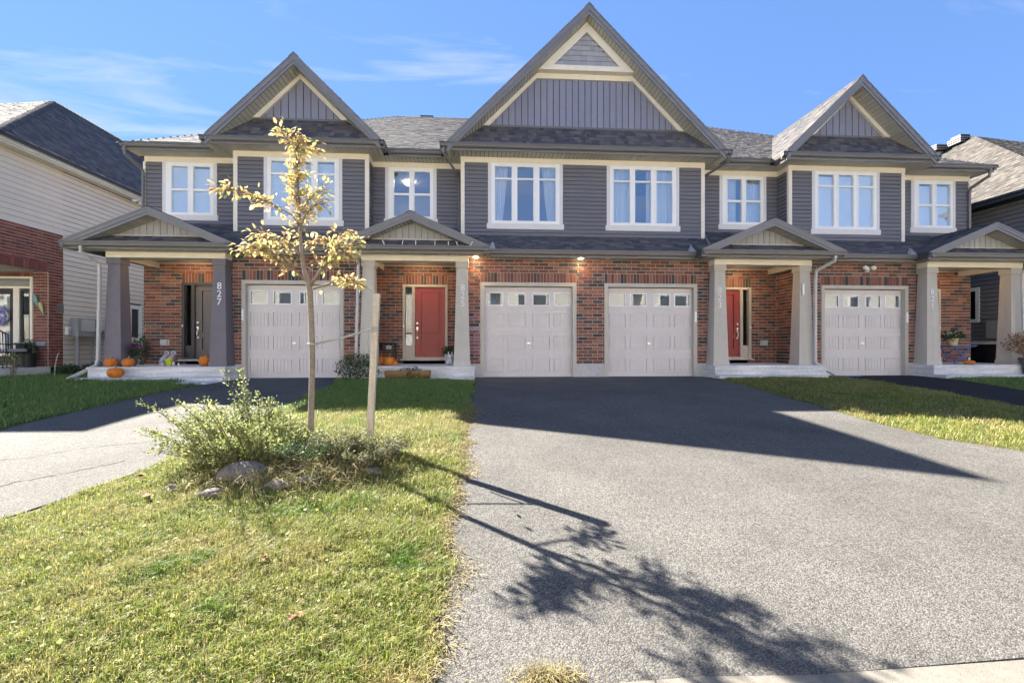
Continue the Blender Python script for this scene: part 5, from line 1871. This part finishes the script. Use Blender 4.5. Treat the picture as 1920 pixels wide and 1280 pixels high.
# folding table and pots at 821
t = thing('folding_table', 'blue folding table with crossed legs against the brick of the 821 porch', 'table', (13.8, .25, .33))
for k in range(6):
    ubox('slat', 'blue', t, 13.40, 14.20, -.02 + k * .088, .062 + k * .088, .845, .862)
ubox('apron', 'blue', t, 13.42, 14.18, -.01, .01, .825, .845)
ubox('apron', 'blue', t, 13.42, 14.18, .48, .50, .825, .845)
for y in (.02, .46):
    for p, q in ((13.50, 14.06), (14.06, 13.50)):
        MB().tube([(p, y, .33), (q, y, .84)], .016, 4).build('leg', 'blue', t)
ubox('stretcher', 'blue', t, 13.5, 14.1, .22, .26, .44, .46)
t = thing('potted_plant', 'pale yellow pot with a leafy plant on the blue folding table', 'potted plant', (13.72, .25, .865))
MB().lathe([(.095, 0), (.14, .19), (.15, .20), (.13, .20)], (13.72, .25, .864), 20).build('pot', 'cream_pot', t)
leafball(t, 'foliage', 'dark_leaf', (13.72, .25, 1.13), (.27, .22, .13), 420, .075, seed=71)
leafball(t, 'foliage', 'flower', (13.66, .2, 1.17), (.2, .16, .1), 60, .05, seed=72)
t = thing('coleus_pot', 'tall dark pot with a rust and yellow shrub at the right edge', 'potted plant', (14.72, -.85, .03))
MB().lathe([(.16, 0), (.25, .44), (.27, .46), (.27, .50), (.23, .50)], (14.85, -.85, .02), 20).build('pot', 'dark_pot', t)
b = MB()
for k in range(14):
    a = U(0, 6.28)
    b.tube([(14.85, -.85, .45), (14.85 + .25 * math.cos(a), -.85 + .25 * math.sin(a), .75), (14.85 + U(.3, .62) * math.cos(a), -.85 + .4 * math.sin(a), U(.85, 1.2))], [.009, .007, .004], 5)
b.build('stems', 'twig', t)
leafball(t, 'foliage', 'coleus', (14.75, -.85, .90), (.58, .42, .32), 620, .075, seed=73)
# shrub left of the 825 porch
t = thing('porch_shrub', 'rounded dark shrub growing between the garage of 827 and the 825 column', 'shrub', (-3.0, -.75, 0))
b = MB()
for k in range(24):
    a = U(0, 6.28)
    b.tube([(-3.02, -.75, -.03), (-3.02 + .25 * math.cos(a), -.75 + .2 * math.sin(a), .3), (-3.02 + U(.2, .5) * math.cos(a), -.75 + .3 * math.sin(a), U(.35, .75))], [.010, .006, .003], 5)
b.build('stems', 'twig', t)
leafball(t, 'foliage', 'dark_leaf', (-3.0, -.8, .28), (.55, .4, .36), 1500, .055, seed=81)
leafball(t, 'foliage', 'shrub_leaf', (-2.95, -.85, .40), (.5, .35, .30), 240, .045, seed=82)

# ------------------------------------------------------------------ the young tree, its stake and tie
TY = -7.6
tb = (-1.797, TY, zgf(-1.797, TY))
tree = thing('young_tree', 'slender young tree with sparse yellow autumn leaves beside the wooden stake', 'tree', tb)
V3 = lambda x, z, y=TY: (x, y, z)
MB().tube([V3(-1.797, tb[2] - .05), V3(-1.800, -0.279), V3(-1.788, 0.190), V3(-1.778, 0.624), V3(-1.781, 0.870), V3(-1.791, 1.144), V3(-1.803, 1.389), V3(-1.817, 1.493), V3(-1.864, 1.624, TY + .01), V3(-1.897, 1.831, TY + .02), V3(-1.913, 2.018, TY + .03), V3(-1.919, 2.339, TY + .02), V3(-1.936, 2.679), V3(-1.940, 2.961, TY - .02), V3(-1.923, 3.086, TY - .03)],
          [.050, .036, .030, .029, .030, .029, .030, .029, .023, .020, .017, .012, .009, .006, .003], 12).build('trunk', 'bark', tree, smooth=True)
BRANCH = [
    ([(-1.800, 1.457, 0), (-1.642, 1.653, -.08), (-1.476, 1.752, -.15), (-1.309, 1.839, -.2), (-1.224, 1.909, -.22)], .020),
    ([(-1.766, 1.428, .0), (-1.658, 1.487, .1), (-1.570, 1.531, .16), (-1.420, 1.542, .2), (-1.275, 1.487, .24)], .013),
    ([(-1.903, 2.075, .03), (-1.974, 2.197, -.03), (-2.166, 2.295, -.12), (-2.292, 2.333, -.2), (-2.453, 2.385, -.25), (-2.590, 2.360, -.3)], .012),
    ([(-1.884, 1.762, .02), (-2.056, 1.930, .1), (-2.275, 1.995, .2), (-2.508, 2.064, .28)], .013),
    ([(-1.952, 1.830, .06), (-2.158, 1.840, -.05), (-2.354, 1.820, -.15), (-2.453, 1.781, -.2)], .010),
    ([(-1.815, 1.487, 0), (-1.946, 1.632, -.08), (-2.084, 1.742, -.16), (-2.302, 1.825, -.2)], .014),
    ([(-1.919, 2.223, .02), (-1.844, 2.409, .1), (-1.766, 2.527, .16), (-1.702, 2.595, .2)], .010),
    ([(-1.918, 2.056, .02), (-1.805, 2.193, -.1), (-1.687, 2.272, -.16), (-1.589, 2.272, -.2)], .010),
    ([(-1.928, 2.566, .0), (-1.982, 2.684, .08), (-2.021, 2.762, .12)], .006),
    ([(-1.937, 2.860, -.01), (-1.864, 2.939, .06), (-1.785, 2.949, .1)], .006),
    ([(-1.939, 2.900, -.01), (-2.021, 2.998, -.06), (-2.080, 3.076, -.08)], .006),
    ([(-1.893, 1.811, .02), (-1.805, 1.928, .12), (-1.727, 1.997, .2), (-1.648, 1.977, .26)], .009),
    ([(-1.570, 1.703, -.12), (-1.472, 1.899, -.1), (-1.413, 2.036, -.08)], .006),
    ([(-1.476, 1.752, -.15), (-1.373, 1.742, -.3), (-1.256, 1.703, -.4)], .006),
]
sites = []
for pts, r in BRANCH:
    P = [Vector((x, TY + y, z)) for x, z, y in pts]
    n = len(P)
    MB().tube(P, [r * (1 - .8 * i / (n - 1)) for i in range(n)], 8).build('branch', 'bark', tree, smooth=True)
    seg = [(P[i], P[i + 1]) for i in range(n - 1)]
    tot = sum((b_ - a_).length for a_, b_ in seg)
    for k in range(int(16 + tot * 128)):
        s_ = tot * U(.30, 1.02)
        for a_, b_ in seg:
            L_ = (b_ - a_).length
            if s_ <= L_ or b_ is seg[-1][1]:
                sites.append((a_.lerp(b_, min(1.05, s_ / L_)), (b_ - a_).normalized()))
                break
            s_ -= L_
for z, n in ((2.42, 46), (2.55, 40), (2.66, 34), (2.8, 34), (2.92, 44), (3.02, 40), (2.3, 40), (2.15, 30), (2.0, 16)):
    for k in range(n):
        zz = z + U(-.08, .08)
        sites.append((Vector((-1.93, TY, min(zz, 3.08))), Vector((U(-1, 1), U(-1, 1), .3)).normalized()))
lv = []
for k in range(3):
    b = MB()
    c = (.05, -.12, .16)[k]
    b.add([(0, 0, 0), (-.27, .33, .05 + c * .2), (-.23, .70, .05 - c), (0, 1, -.06 - c * 1.6), (.23, .70, .05 - c), (.27, .33, .05 + c * .2), (0, .36, -.03), (0, .70, -.03 - c)],
          [(0, 6, 1), (0, 5, 6), (1, 6, 7, 2), (6, 5, 4, 7), (2, 7, 3), (7, 4, 3)])
    lv.append(b.mesh('leaf', 'leaf', fix=False))
random.shuffle(sites)
twig = MB()
rest = MB()
for i, (p, d) in enumerate(sites):
    side = Vector((U(-1, 1), U(-1, 1), U(-.5, .7))).normalized()
    base = p + side * U(.01, .13)
    twig.tube([p, base], [.0026, .0014], 4)
    dirv = (side * .8 + d * .5 + Vector((0, 0, U(-.9, .25)))).normalized()
    sz = U(.040, .078)
    up = Vector((U(-.7, .7), U(-.7, .7), 1)).normalized()
    xax = dirv.cross(up).normalized()
    zax = xax.cross(dirv)
    Mx = Matrix(((xax.x, dirv.x, zax.x, base.x), (xax.y, dirv.y, zax.y, base.y), (xax.z, dirv.z, zax.z, base.z), (0, 0, 0, 1)))
    if i < 300:
        o = bpy.data.objects.new('leaf', lv[i % 3])
        o.matrix_basis = Mx @ Matrix.Diagonal((sz * U(.8, 1.1), sz, sz, 1))
        link(o, tree)
    else:
        me = lv[i % 3]
        q = Mx @ Matrix.Diagonal((sz * U(.8, 1.1), sz, sz, 1))
        rest.add([q @ v.co for v in me.vertices], [tuple(pl.vertices) for pl in me.polygons])
twig.build('twigs', 'twig', tree, fix=False)
if rest.v:
    rest.build('leaves', 'leaf', tree, fix=False, kind='stuff')

sb = (-1.23, -7.4, zgf(-1.23, -7.4))
stake = thing('tree_stake', 'pale square wooden stake leaning slightly beside the young tree', 'stake', sb)
b = MB()
p0, p1 = Vector((-1.232, -7.4, sb[2] - .1)), Vector((-1.146, -7.39, 1.405))
r0 = .034
b.hexa([(p0.x - r0, p0.y - r0, p0.z), (p0.x + r0, p0.y - r0, p0.z), (p0.x + r0, p0.y + r0, p0.z), (p0.x - r0, p0.y + r0, p0.z), (p1.x - r0, p1.y - r0, p1.z), (p1.x + r0, p1.y - r0, p1.z - .004), (p1.x + r0, p1.y + r0, p1.z - .002), (p1.x - r0, p1.y + r0, p1.z)])
b.build('post', 'stakewood', stake)
for z in (.985, 1.01, 1.03):
    t_ = (z - p0.z) / (p1.z - p0.z)
    c = p0.lerp(p1, t_)
    q = .037
    MB().tube([(c.x - q, c.y - q, z), (c.x + q, c.y - q, z + .004), (c.x + q, c.y + q, z), (c.x - q, c.y + q, z), (c.x - q, c.y - q, z)], .006, 5).build('wire', 'grey_metal', stake)
tie = thing('tree_tie', 'grey webbing tie strung from the stake to the young tree trunk', 'strap', (-1.5, -7.35, .93))
b = MB()
pts = []
for i in range(13):
    t_ = i / 12
    pts.append((-1.745 + t_ * .55, -7.59 + t_ * .16, .845 + t_ * .168 - .012 * math.sin(math.pi * t_)))
b.tube(pts, .011, 6)
b.build('strap', 'rope', tie)
b = MB().tube([(-1.778 + .043 * math.cos(a), TY + .043 * math.sin(a), .842) for a in [i * 6.2832 / 14 for i in range(15)]], .011, 6)
b.build('loop', 'rope', tie)
MB().tube([(-1.20, -7.45, 1.01), (-1.227, -7.455, .97), (-1.23, -7.455, .84), (-1.215, -7.455, .75)], .008, 6).build('loose_end', 'rope', tie)

# ------------------------------------------------------------------ bed round the tree: shrub, tufts, stones
g = np.random.RandomState(11)
sh = thing('wild_shrub', 'sprawling pale green shrub with arching stems at the foot of the young tree', 'shrub', (-2.25, -7.9, zgf(-2.25, -7.9)))
stems = MB()
P_, D_, S_ = [], [], []
tips = []
for k in range(230):
    a = U(0, 6.283)
    rr = math.sqrt(U(0, 1))
    bx, by = -2.20 + .46 * rr * math.cos(a), -7.92 + .34 * rr * math.sin(a)
    lean = U(.10, .58) if k > 12 else U(.5, .85)
    hgt = U(.16, .54) if k > 12 else U(.55, .9)
    ex, ey = bx + lean * math.cos(a) * .85 - .12, by + lean * math.sin(a) * .6
    hgt *= 1 - .25 * max(0, math.cos(a))
    if ex > -1.92:
        hgt *= .55
        ex = -1.92 + (ex + 1.92) * .6
    z0 = zgf(bx, by)
    c0, c2 = Vector((bx, by, z0 - .03)), Vector((ex, ey, zgf(ex, ey) * .5 + z0 * .5 + hgt))
    c1 = Vector(((bx + ex) / 2 - .02, (by + ey) / 2, z0 + hgt * .75))
    pl = [(c0 * (1 - t) + c1 * t) * (1 - t) + (c1 * (1 - t) + c2 * t) * t for t in [i / 6 for i in range(7)]]
    stems.tube(pl, [.0055, .005, .0045, .004, .0032, .0025, .0015], 4)
    for j in range(95):
        t = U(.18, 1.0)
        i = min(5, int(t * 6))
        p = pl[i].lerp(pl[i + 1], t * 6 - i)
        d = (pl[i + 1] - pl[i]).normalized()
        s_ = Vector((U(-1, 1), U(-1, 1), U(-.4, 1))).normalized()
        P_.append(p + s_ * U(0, .05))
        D_.append(s_ + d * .5)
        S_.append(U(.015, .036))
stems.build('stems', 'twig', sh, fix=False)
leaves_mesh(sh, 'foliage', 'shrub_leaf', np.array([tuple(p) for p in P_]), np.array([tuple(p) for p in D_]), np.array(S_), g, .55)
b = MB()
for k in range(40):
    p = P_[g.randint(len(P_))]
    b.ell((p.x, p.y, p.z + .012), (.008, .008, .010), 6, 4)
b.build('seed_heads', 'twig', sh, fix=False, kind='stuff')
for k, (x, y, hx, n) in enumerate([(-1.02, -7.92, .20, 420), (-1.62, -8.25, .20, 300), (-1.38, -8.02, .25, 0), (-1.15, -8.2, .18, 0)]):
    t = thing('bed_plant', ['greyish bushy plant at the foot of the wooden stake', 'dark leafy plant between the stones below the tree trunk', 'grey-green plant midway between the tree trunk and the stake', 'low straggly plant at the front right of the tree bed'][k], 'plant', (x, y, zgf(x, y)), 'plants in the tree bed')
    st_ = MB()
    P2, D2, S2 = [], [], []
    for q in range(90):
        a = U(0, 6.28)
        L_ = U(.5, 1)
        e = Vector((x + .34 * L_ * math.cos(a), y + .26 * L_ * math.sin(a), zgf(x, y) + hx * U(.5, 1.15)))
        c = Vector((x + .1 * math.cos(a), y + .1 * math.sin(a), zgf(x, y)))
        m2 = c.lerp(e, .55) + Vector((0, 0, .06))
        st_.tube([c, m2, e], [.004, .003, .0015], 4)
        for j in range(22):
            tt = U(.2, 1)
            p = c.lerp(m2, tt * 2) if tt < .5 else m2.lerp(e, tt * 2 - 1)
            s_ = Vector((U(-1, 1), U(-1, 1), U(-.3, 1))).normalized()
            P2.append(tuple(p + s_ * .02))
            D2.append(tuple(s_))
            S2.append(U(.014, .032))
    st_.build('stems', 'twig', t, fix=False)
    leaves_mesh(t, 'foliage', 'dark_leaf' if k == 1 else 'grey_leaf', np.array(P2), np.array(D2), np.array(S2), g, .5)
t = thing('broad_leaf_plant', 'two large green leaves on stalks right beside the tree trunk', 'plant', (-1.78, -7.7, zgf(-1.78, -7.7)))
for x, z, s_, rot in ((-1.90, -.16, .11, -.5), (-1.76, -.24, .12, .3)):
    y = -7.75
    b = MB().add([(x + p * s_, y - q * s_ * .3, z - q * s_) for p, q in ((0, -.2), (.38, 0), (.42, .35), (.2, .8), (0, 1.1), (-.2, .8), (-.42, .35), (-.38, 0))] + [(x, y - .02, z - .3 * s_)], [(i, (i + 1) % 8, 8) for i in range(8)])
    b.build('leaf', 'hosta', t, fix=False)
    MB().tube([(x, y + .02, zgf(x, y)), (x, y + .01, z)], .005, 5).build('stalk', 'hosta', t)


def stone(x, y, rx, ry, rz, label, seed, dz=0.0):
    zb = zgf(x, y)
    t = thing('garden_stone', label, 'stone', (x, y, zb), 'stones edging the tree bed')
    bm = bmesh.new()
    bmesh.ops.create_icosphere(bm, subdivisions=3, radius=1)
    gg = np.random.RandomState(seed)
    ks = gg.normal(size=(7, 3)) * 1.9
    ph = gg.rand(7) * 6
    for v in bm.verts:
        n_ = sum(math.sin(float(ks[i] @ np.array(v.co)) + ph[i]) for i in range(7)) / 7
        k = 1 + .34 * n_
        v.co = Vector((x + v.co.x * rx * k, y + v.co.y * ry * k, zb + rz * .18 + v.co.z * rz * k + dz))
    me = bpy.data.meshes.new('stone')
    bm.to_mesh(me)
    bm.free()
    me.materials.append(MT['rock'])
    link(bpy.data.objects.new('stone_body', me), t)


stone(-2.10, -8.42, .21, .14, .11, 'large pale boulder at the front left of the tree bed', 1)
stone(-1.52, -8.52, .10, .08, .06, 'small violet-grey stone at the front of the tree bed', 2)
stone(-1.72, -8.60, .12, .08, .05, 'flat grey stone between the large boulder and the violet-grey one', 6)
stone(-1.02, -8.28, .10, .07, .05, 'grey stone at the right front end of the tree bed', 3)
stone(-2.22, -8.72, .10, .07, .05, 'low dark stone just in front of the large boulder', 4)
stone(-.93, -7.72, .10, .08, .07, 'rounded brown stone at the right end of the bed behind the stake', 5)
stone(-2.62, -8.55, .05, .05, .035, 'small reddish brown stone at the left tip of the tree bed', 7)
b = MB()
soil_pts = [(-2.15 + 1.0 * math.cos(a) * (1 + .1 * math.sin(3 * a)) + .25, -8.0 + .55 * math.sin(a) * (1 + .08 * math.cos(2 * a))) for a in [i * 6.2832 / 40 for i in range(40)]]
cx, cy = -1.9, -8.0
vs = [(cx, cy, zgf(cx, cy) + .03)]
for rr in (.33, .66, 1.0):
    vs += [(cx + (x - cx) * rr, cy + (y - cy) * rr, zgf(cx + (x - cx) * rr, cy + (y - cy) * rr) + .03 * (1 - rr) + .006) for x, y in soil_pts]
fs = [(0, 1 + i, 1 + (i + 1) % 40) for i in range(40)] + [(1 + r_ * 40 + i, 1 + r_ * 40 + (i + 1) % 40, 1 + (r_ + 1) * 40 + (i + 1) % 40, 1 + (r_ + 1) * 40 + i) for r_ in (0, 1) for i in range(40)]
b.add(vs, fs)
b.build('tree_bed_soil', 'soil', smooth=True, kind='structure')


# ------------------------------------------------------------------ grass
def blades(name, m, pts, h, wd, lean, g, **props):
    """pts (n,2): three-triangle bent blades standing on the ground."""
    n = len(pts)
    z = zg(pts[:, 0], pts[:, 1])
    base = np.stack([pts[:, 0], pts[:, 1], z - .004], 1)
    a = g.rand(n) * 6.283
    dr = np.stack([np.cos(a), np.sin(a), np.zeros(n)], 1)
    sd = np.stack([-np.sin(a), np.cos(a), np.zeros(n)], 1)
    px, py = pts[:, 0], pts[:, 1]
    cl = 1 + .32 * np.sin(px * 6.3 + 2 * np.sin(py * 4.1)) * np.sin(py * 7.7 + 1.5 * np.sin(px * 3.7)) + .22 * np.sin(px * 19 + 2 * np.sin(py * 13)) * np.sin(py * 23 + np.sin(px * 17))
    hh = (h * cl * (.45 + 1.1 * g.rand(n) ** 1.4))[:, None]
    ww = (wd * (.6 + .8 * g.rand(n)))[:, None] * .5
    ln = (lean * (.3 + 1.4 * g.rand(n)))[:, None]
    up = np.array([[0, 0, 1.0]])
    midp = base + up * hh * .6 + dr * hh * ln * .35
    tip = base + up * hh * (1 - .35 * np.clip(ln, 0, 1.4)) + dr * hh * ln
    V = np.stack([base - sd * ww, base + sd * ww, midp - sd * ww * .8, midp + sd * ww * .8, tip], 1).reshape(-1, 3)
    i = np.arange(n)[:, None] * 5
    T = np.concatenate([i + np.array([[0, 1, 3]]), i + np.array([[0, 3, 2]]), i + np.array([[2, 3, 4]])])
    return np_mesh(name, V, T, m, **props)


def scatter(x0, x1, y0, y1, dens, g, keep=None):
    n = int((x1 - x0) * (y1 - y0) * dens)
    p = np.stack([x0 + (x1 - x0) * g.rand(n), y0 + (y1 - y0) * g.rand(n)], 1)
    # clumping
    k = np.sin(p[:, 0] * 9 + 1.3 * np.sin(p[:, 1] * 7)) * np.sin(p[:, 1] * 11 + 1.7 * np.sin(p[:, 0] * 5))
    k2 = np.sin(p[:, 0] * 31 + 2 * np.sin(p[:, 1] * 23)) * np.sin(p[:, 1] * 29)
    p = p[g.rand(n) < .72 + .18 * k + .18 * k2]
    return p[keep(p[:, 0], p[:, 1])] if keep else p


gg = np.random.RandomState(5)
wob = lambda y, s_: .035 * np.sin(y * 2.7 + s_) + .025 * np.sin(y * 7.1 + 2 * s_) + .018 * np.sin(y * 17 + s_)
bed = lambda x, y: ((x + 1.9) / .92) ** 2 + ((y + 8.0) / .50) ** 2 > 1
kA = lambda x, y: (x > edge('left', 1, y) + .02 + wob(y, 1)) & (x < edge('shared', 0, y) - .02 + wob(y, 4)) & bed(x, y) & ~((y > -1.2) & (x > -2.3)) & ~((y > -.78) & (x > -3.1))
parts = [scatter(-4.8, -.02, -10.95, -9.2, 38000, gg, kA), scatter(-3.9, -.02, -9.2, -7.6, 21000, gg, kA), scatter(-3.6, -.02, -7.6, -5.2, 8000, gg, kA)]
blades('grass', 'grass', np.concatenate(parts), .046, .0030, .62, gg, kind='stuff')
blades('upper_grass', 'grass_shade_tint', scatter(-3.6, -.02, -5.6, -.55, 4800, gg, kA), .055, .005, .7, gg, kind='stuff')
kB = lambda x, y: (x < edge('left', 0, y) - .02 + wob(y, 2)) & ~((y > -1.18) & (x > -9.35)) & ~((y > -1.9) & (x > -6.8)) & ~((x < -12.4) & (y > -.62))
p = np.concatenate([scatter(-12.3, -6.0, -7.2, 2.0, 2600, gg, kB), scatter(-16, -12.3, -7.2, -.6, 1000, gg, kB), scatter(-13, -6.0, -10.7, -7.2, 1100, gg, kB)])
blades('shaded_grass', 'grass_shade_tint', p, .085, .0075, .8, gg, kind='stuff')
kC = lambda x, y: (x > edge('shared', 1, y) + .02 + wob(y, 3) + .9 * np.clip(y + 1.6, 0, 1.2)) & (x < edge('fresh', 0, y) - .02 + wob(y, 6)) & ~((y > -1.14) & (x < 8.95))
p = scatter(5.4, 9.9, -9.2, -.35, 3400, gg, kC)
blades('strip_grass', 'grass', p, .052, .006, .9, gg, kind='stuff')
kD = lambda x, y: (x > edge('fresh', 1, y) + .03 + wob(y, 5)) & ~((y > -1.18) & (x < 15.3))
p = scatter(10.6, 16.3, -4.2, 2.5, 1700, gg, kD)
blades('far_grass', 'grass_shade_tint', p, .06, .008, .8, gg, kind='stuff')
# dry thatch along the driveway edge, long tufts in the bed, broad clover leaves
n = 11000
y = -10.74 + gg.rand(n) * 6.0
x = edge('shared', 0, y) - .01 + gg.normal(size=n) * .05 * (1 + .8 * np.sin(y * 5.3) * np.sin(y * 2.1)) + wob(y, 4) * .9
blades('dry_grass_edge', 'straw', np.stack([x, y], 1), .036, .0042, 1.5, gg, kind='stuff')
n = 900
y = -8.6 + gg.rand(n) * 6
x = edge('shared', 1, y) + .03 + gg.normal(size=n) * .06
blades('dry_grass_edge', 'straw', np.stack([x, y], 1), .036, .005, 1.5, gg, kind='stuff')
n = 7500
a = gg.rand(n) * 6.283
rr = .80 + .28 * gg.normal(size=n) * .6
p = np.stack([-1.9 + .95 * rr * np.cos(a), -8.02 + .52 * rr * np.sin(a)], 1)
blades('bed_grass', 'grass', p, .11, .0052, .9, gg, kind='stuff')
n = 2600
p = np.stack([-1.75 + .85 * gg.normal(size=n) * .5, -8.34 + .2 * gg.normal(size=n)], 1)
blades('bed_straw', 'straw', p, .13, .004, 1.2, gg, kind='stuff')
p = scatter(-3.4, -.2, -10.7, -7, 420, gg, kA)
P3 = np.stack([p[:, 0], p[:, 1], zg(p[:, 0], p[:, 1]) + .012 + .02 * gg.rand(len(p))], 1)
D3 = gg.normal(size=(len(p), 3)) + np.array([0, 0, .25])
leaves_mesh(None, 'clover', 'shrub_leaf', P3, D3, .014 + .018 * gg.rand(len(p)), gg, .9)
# dry tuft at the kerb
t = thing('dry_grass_tuft', 'tuft of dry straw-coloured grass growing at the kerb of the shared driveway', 'grass tuft', (.34, -10.66, -.71))
n = 900
p = np.stack([.31 + .085 * gg.normal(size=n), -10.665 + .025 * gg.normal(size=n)], 1)
o = blades('straw', 'straw', p, .055, .003, .9, gg)
attach(o, t)
# fallen leaves
fl = []
LAB = {}
spots = [(-3.05, -8.25, 'beside the left driveway edge'), (-2.68, -8.72, 'at the left tip of the tree bed'), (-1.35, -9.75, 'in the middle of the sunlit lawn'), (-.95, -10.3, 'near the bottom of the lawn')]
for k, (x, y, where) in enumerate(spots):
    t = thing('fallen_leaf', 'brown curled fallen leaf lying %s' % where, 'leaf', (x, y, zgf(x, y)), 'fallen leaves on the grass')
    s_ = .06 if k < 2 else .04
    b = MB()
    for q in range(3):
        ox, oy, a = x + U(-.03, .03), y + U(-.03, .03), U(0, 6.28)
        me = lv[q]
        M2 = Matrix.Translation((ox, oy, zgf(ox, oy) + .035 + q * .01)) @ Matrix.Rotation(a, 4, 'Z') @ Matrix.Rotation(U(-.5, .5), 4, 'X') @ Matrix.Diagonal((s_ * 1.5, s_, s_, 1))
        b.add([M2 @ v.co for v in me.vertices], [tuple(pl.vertices) for pl in me.polygons])
    b.build('blade', 'deadleaf', t, fix=False)

for k, (x, y, lab) in enumerate([(-3.66, -7.05, 'small dark dry leaf lying on the sunlit left driveway'), (.28, -9.05, 'tiny dark leaf lying on the shared driveway below the stake shadow'), (3.2, -6.2, 'tiny leaf lying on the shaded part of the shared driveway')]):
    t = thing('fallen_leaf', lab, 'leaf', (x, y, zgf(x, y)), 'dry leaves on the driveways')
    b = MB()
    s_ = (.09, .05, .05)[k]
    M2 = Matrix.Translation((x, y, zgf(x, y) + .022)) @ Matrix.Rotation(U(0, 6), 4, 'Z') @ Matrix.Rotation(.3, 4, 'X') @ Matrix.Diagonal((s_, s_, s_, 1))
    b.add([M2 @ v.co for v in lv[k].vertices], [tuple(pl.vertices) for pl in lv[k].polygons])
    b.build('blade', 'deadleaf' if k != 1 else 'twig', t, fix=False)
# hairline cracks in the older left driveway
MT['crack'] = mat('crack_shadow', (.03, .028, .026), 1)
b = MB()
for pts, w in (([(-4.9, -9.3), (-4.55, -8.9), (-4.3, -8.55), (-4.2, -8.2), (-3.9, -7.95), (-3.6, -7.6)], .006), ([(-5.6, -7.9), (-5.2, -7.6), (-4.7, -7.5), (-4.4, -7.15), (-3.9, -7.0), (-3.5, -6.6)], .005), ([(-4.3, -8.55), (-4.7, -8.3), (-5.0, -8.35)], .004)):
    P = []
    for (ax, ay), (bx, by) in zip(pts, pts[1:]):
        for i in range(9):
            t_ = i / 9
            P.append((ax + (bx - ax) * t_ + U(-.014, .014), ay + (by - ay) * t_ + U(-.014, .014)))
    for (ax, ay), (bx, by) in zip(P, P[1:]):
        d = Vector((bx - ax, by - ay)).normalized()
        n_ = Vector((-d.y, d.x)) * w * U(.4, 1.2)
        b.add([(ax - n_.x, ay - n_.y, zgf(ax, ay) + .0135), (ax + n_.x, ay + n_.y, zgf(ax, ay) + .0135), (bx + n_.x, by + n_.y, zgf(bx, by) + .0135), (bx - n_.x, by - n_.y, zgf(bx, by) + .0135)], [(0, 1, 2, 3)])
b.build('driveway_cracks', 'crack', fix=False, kind='stuff')
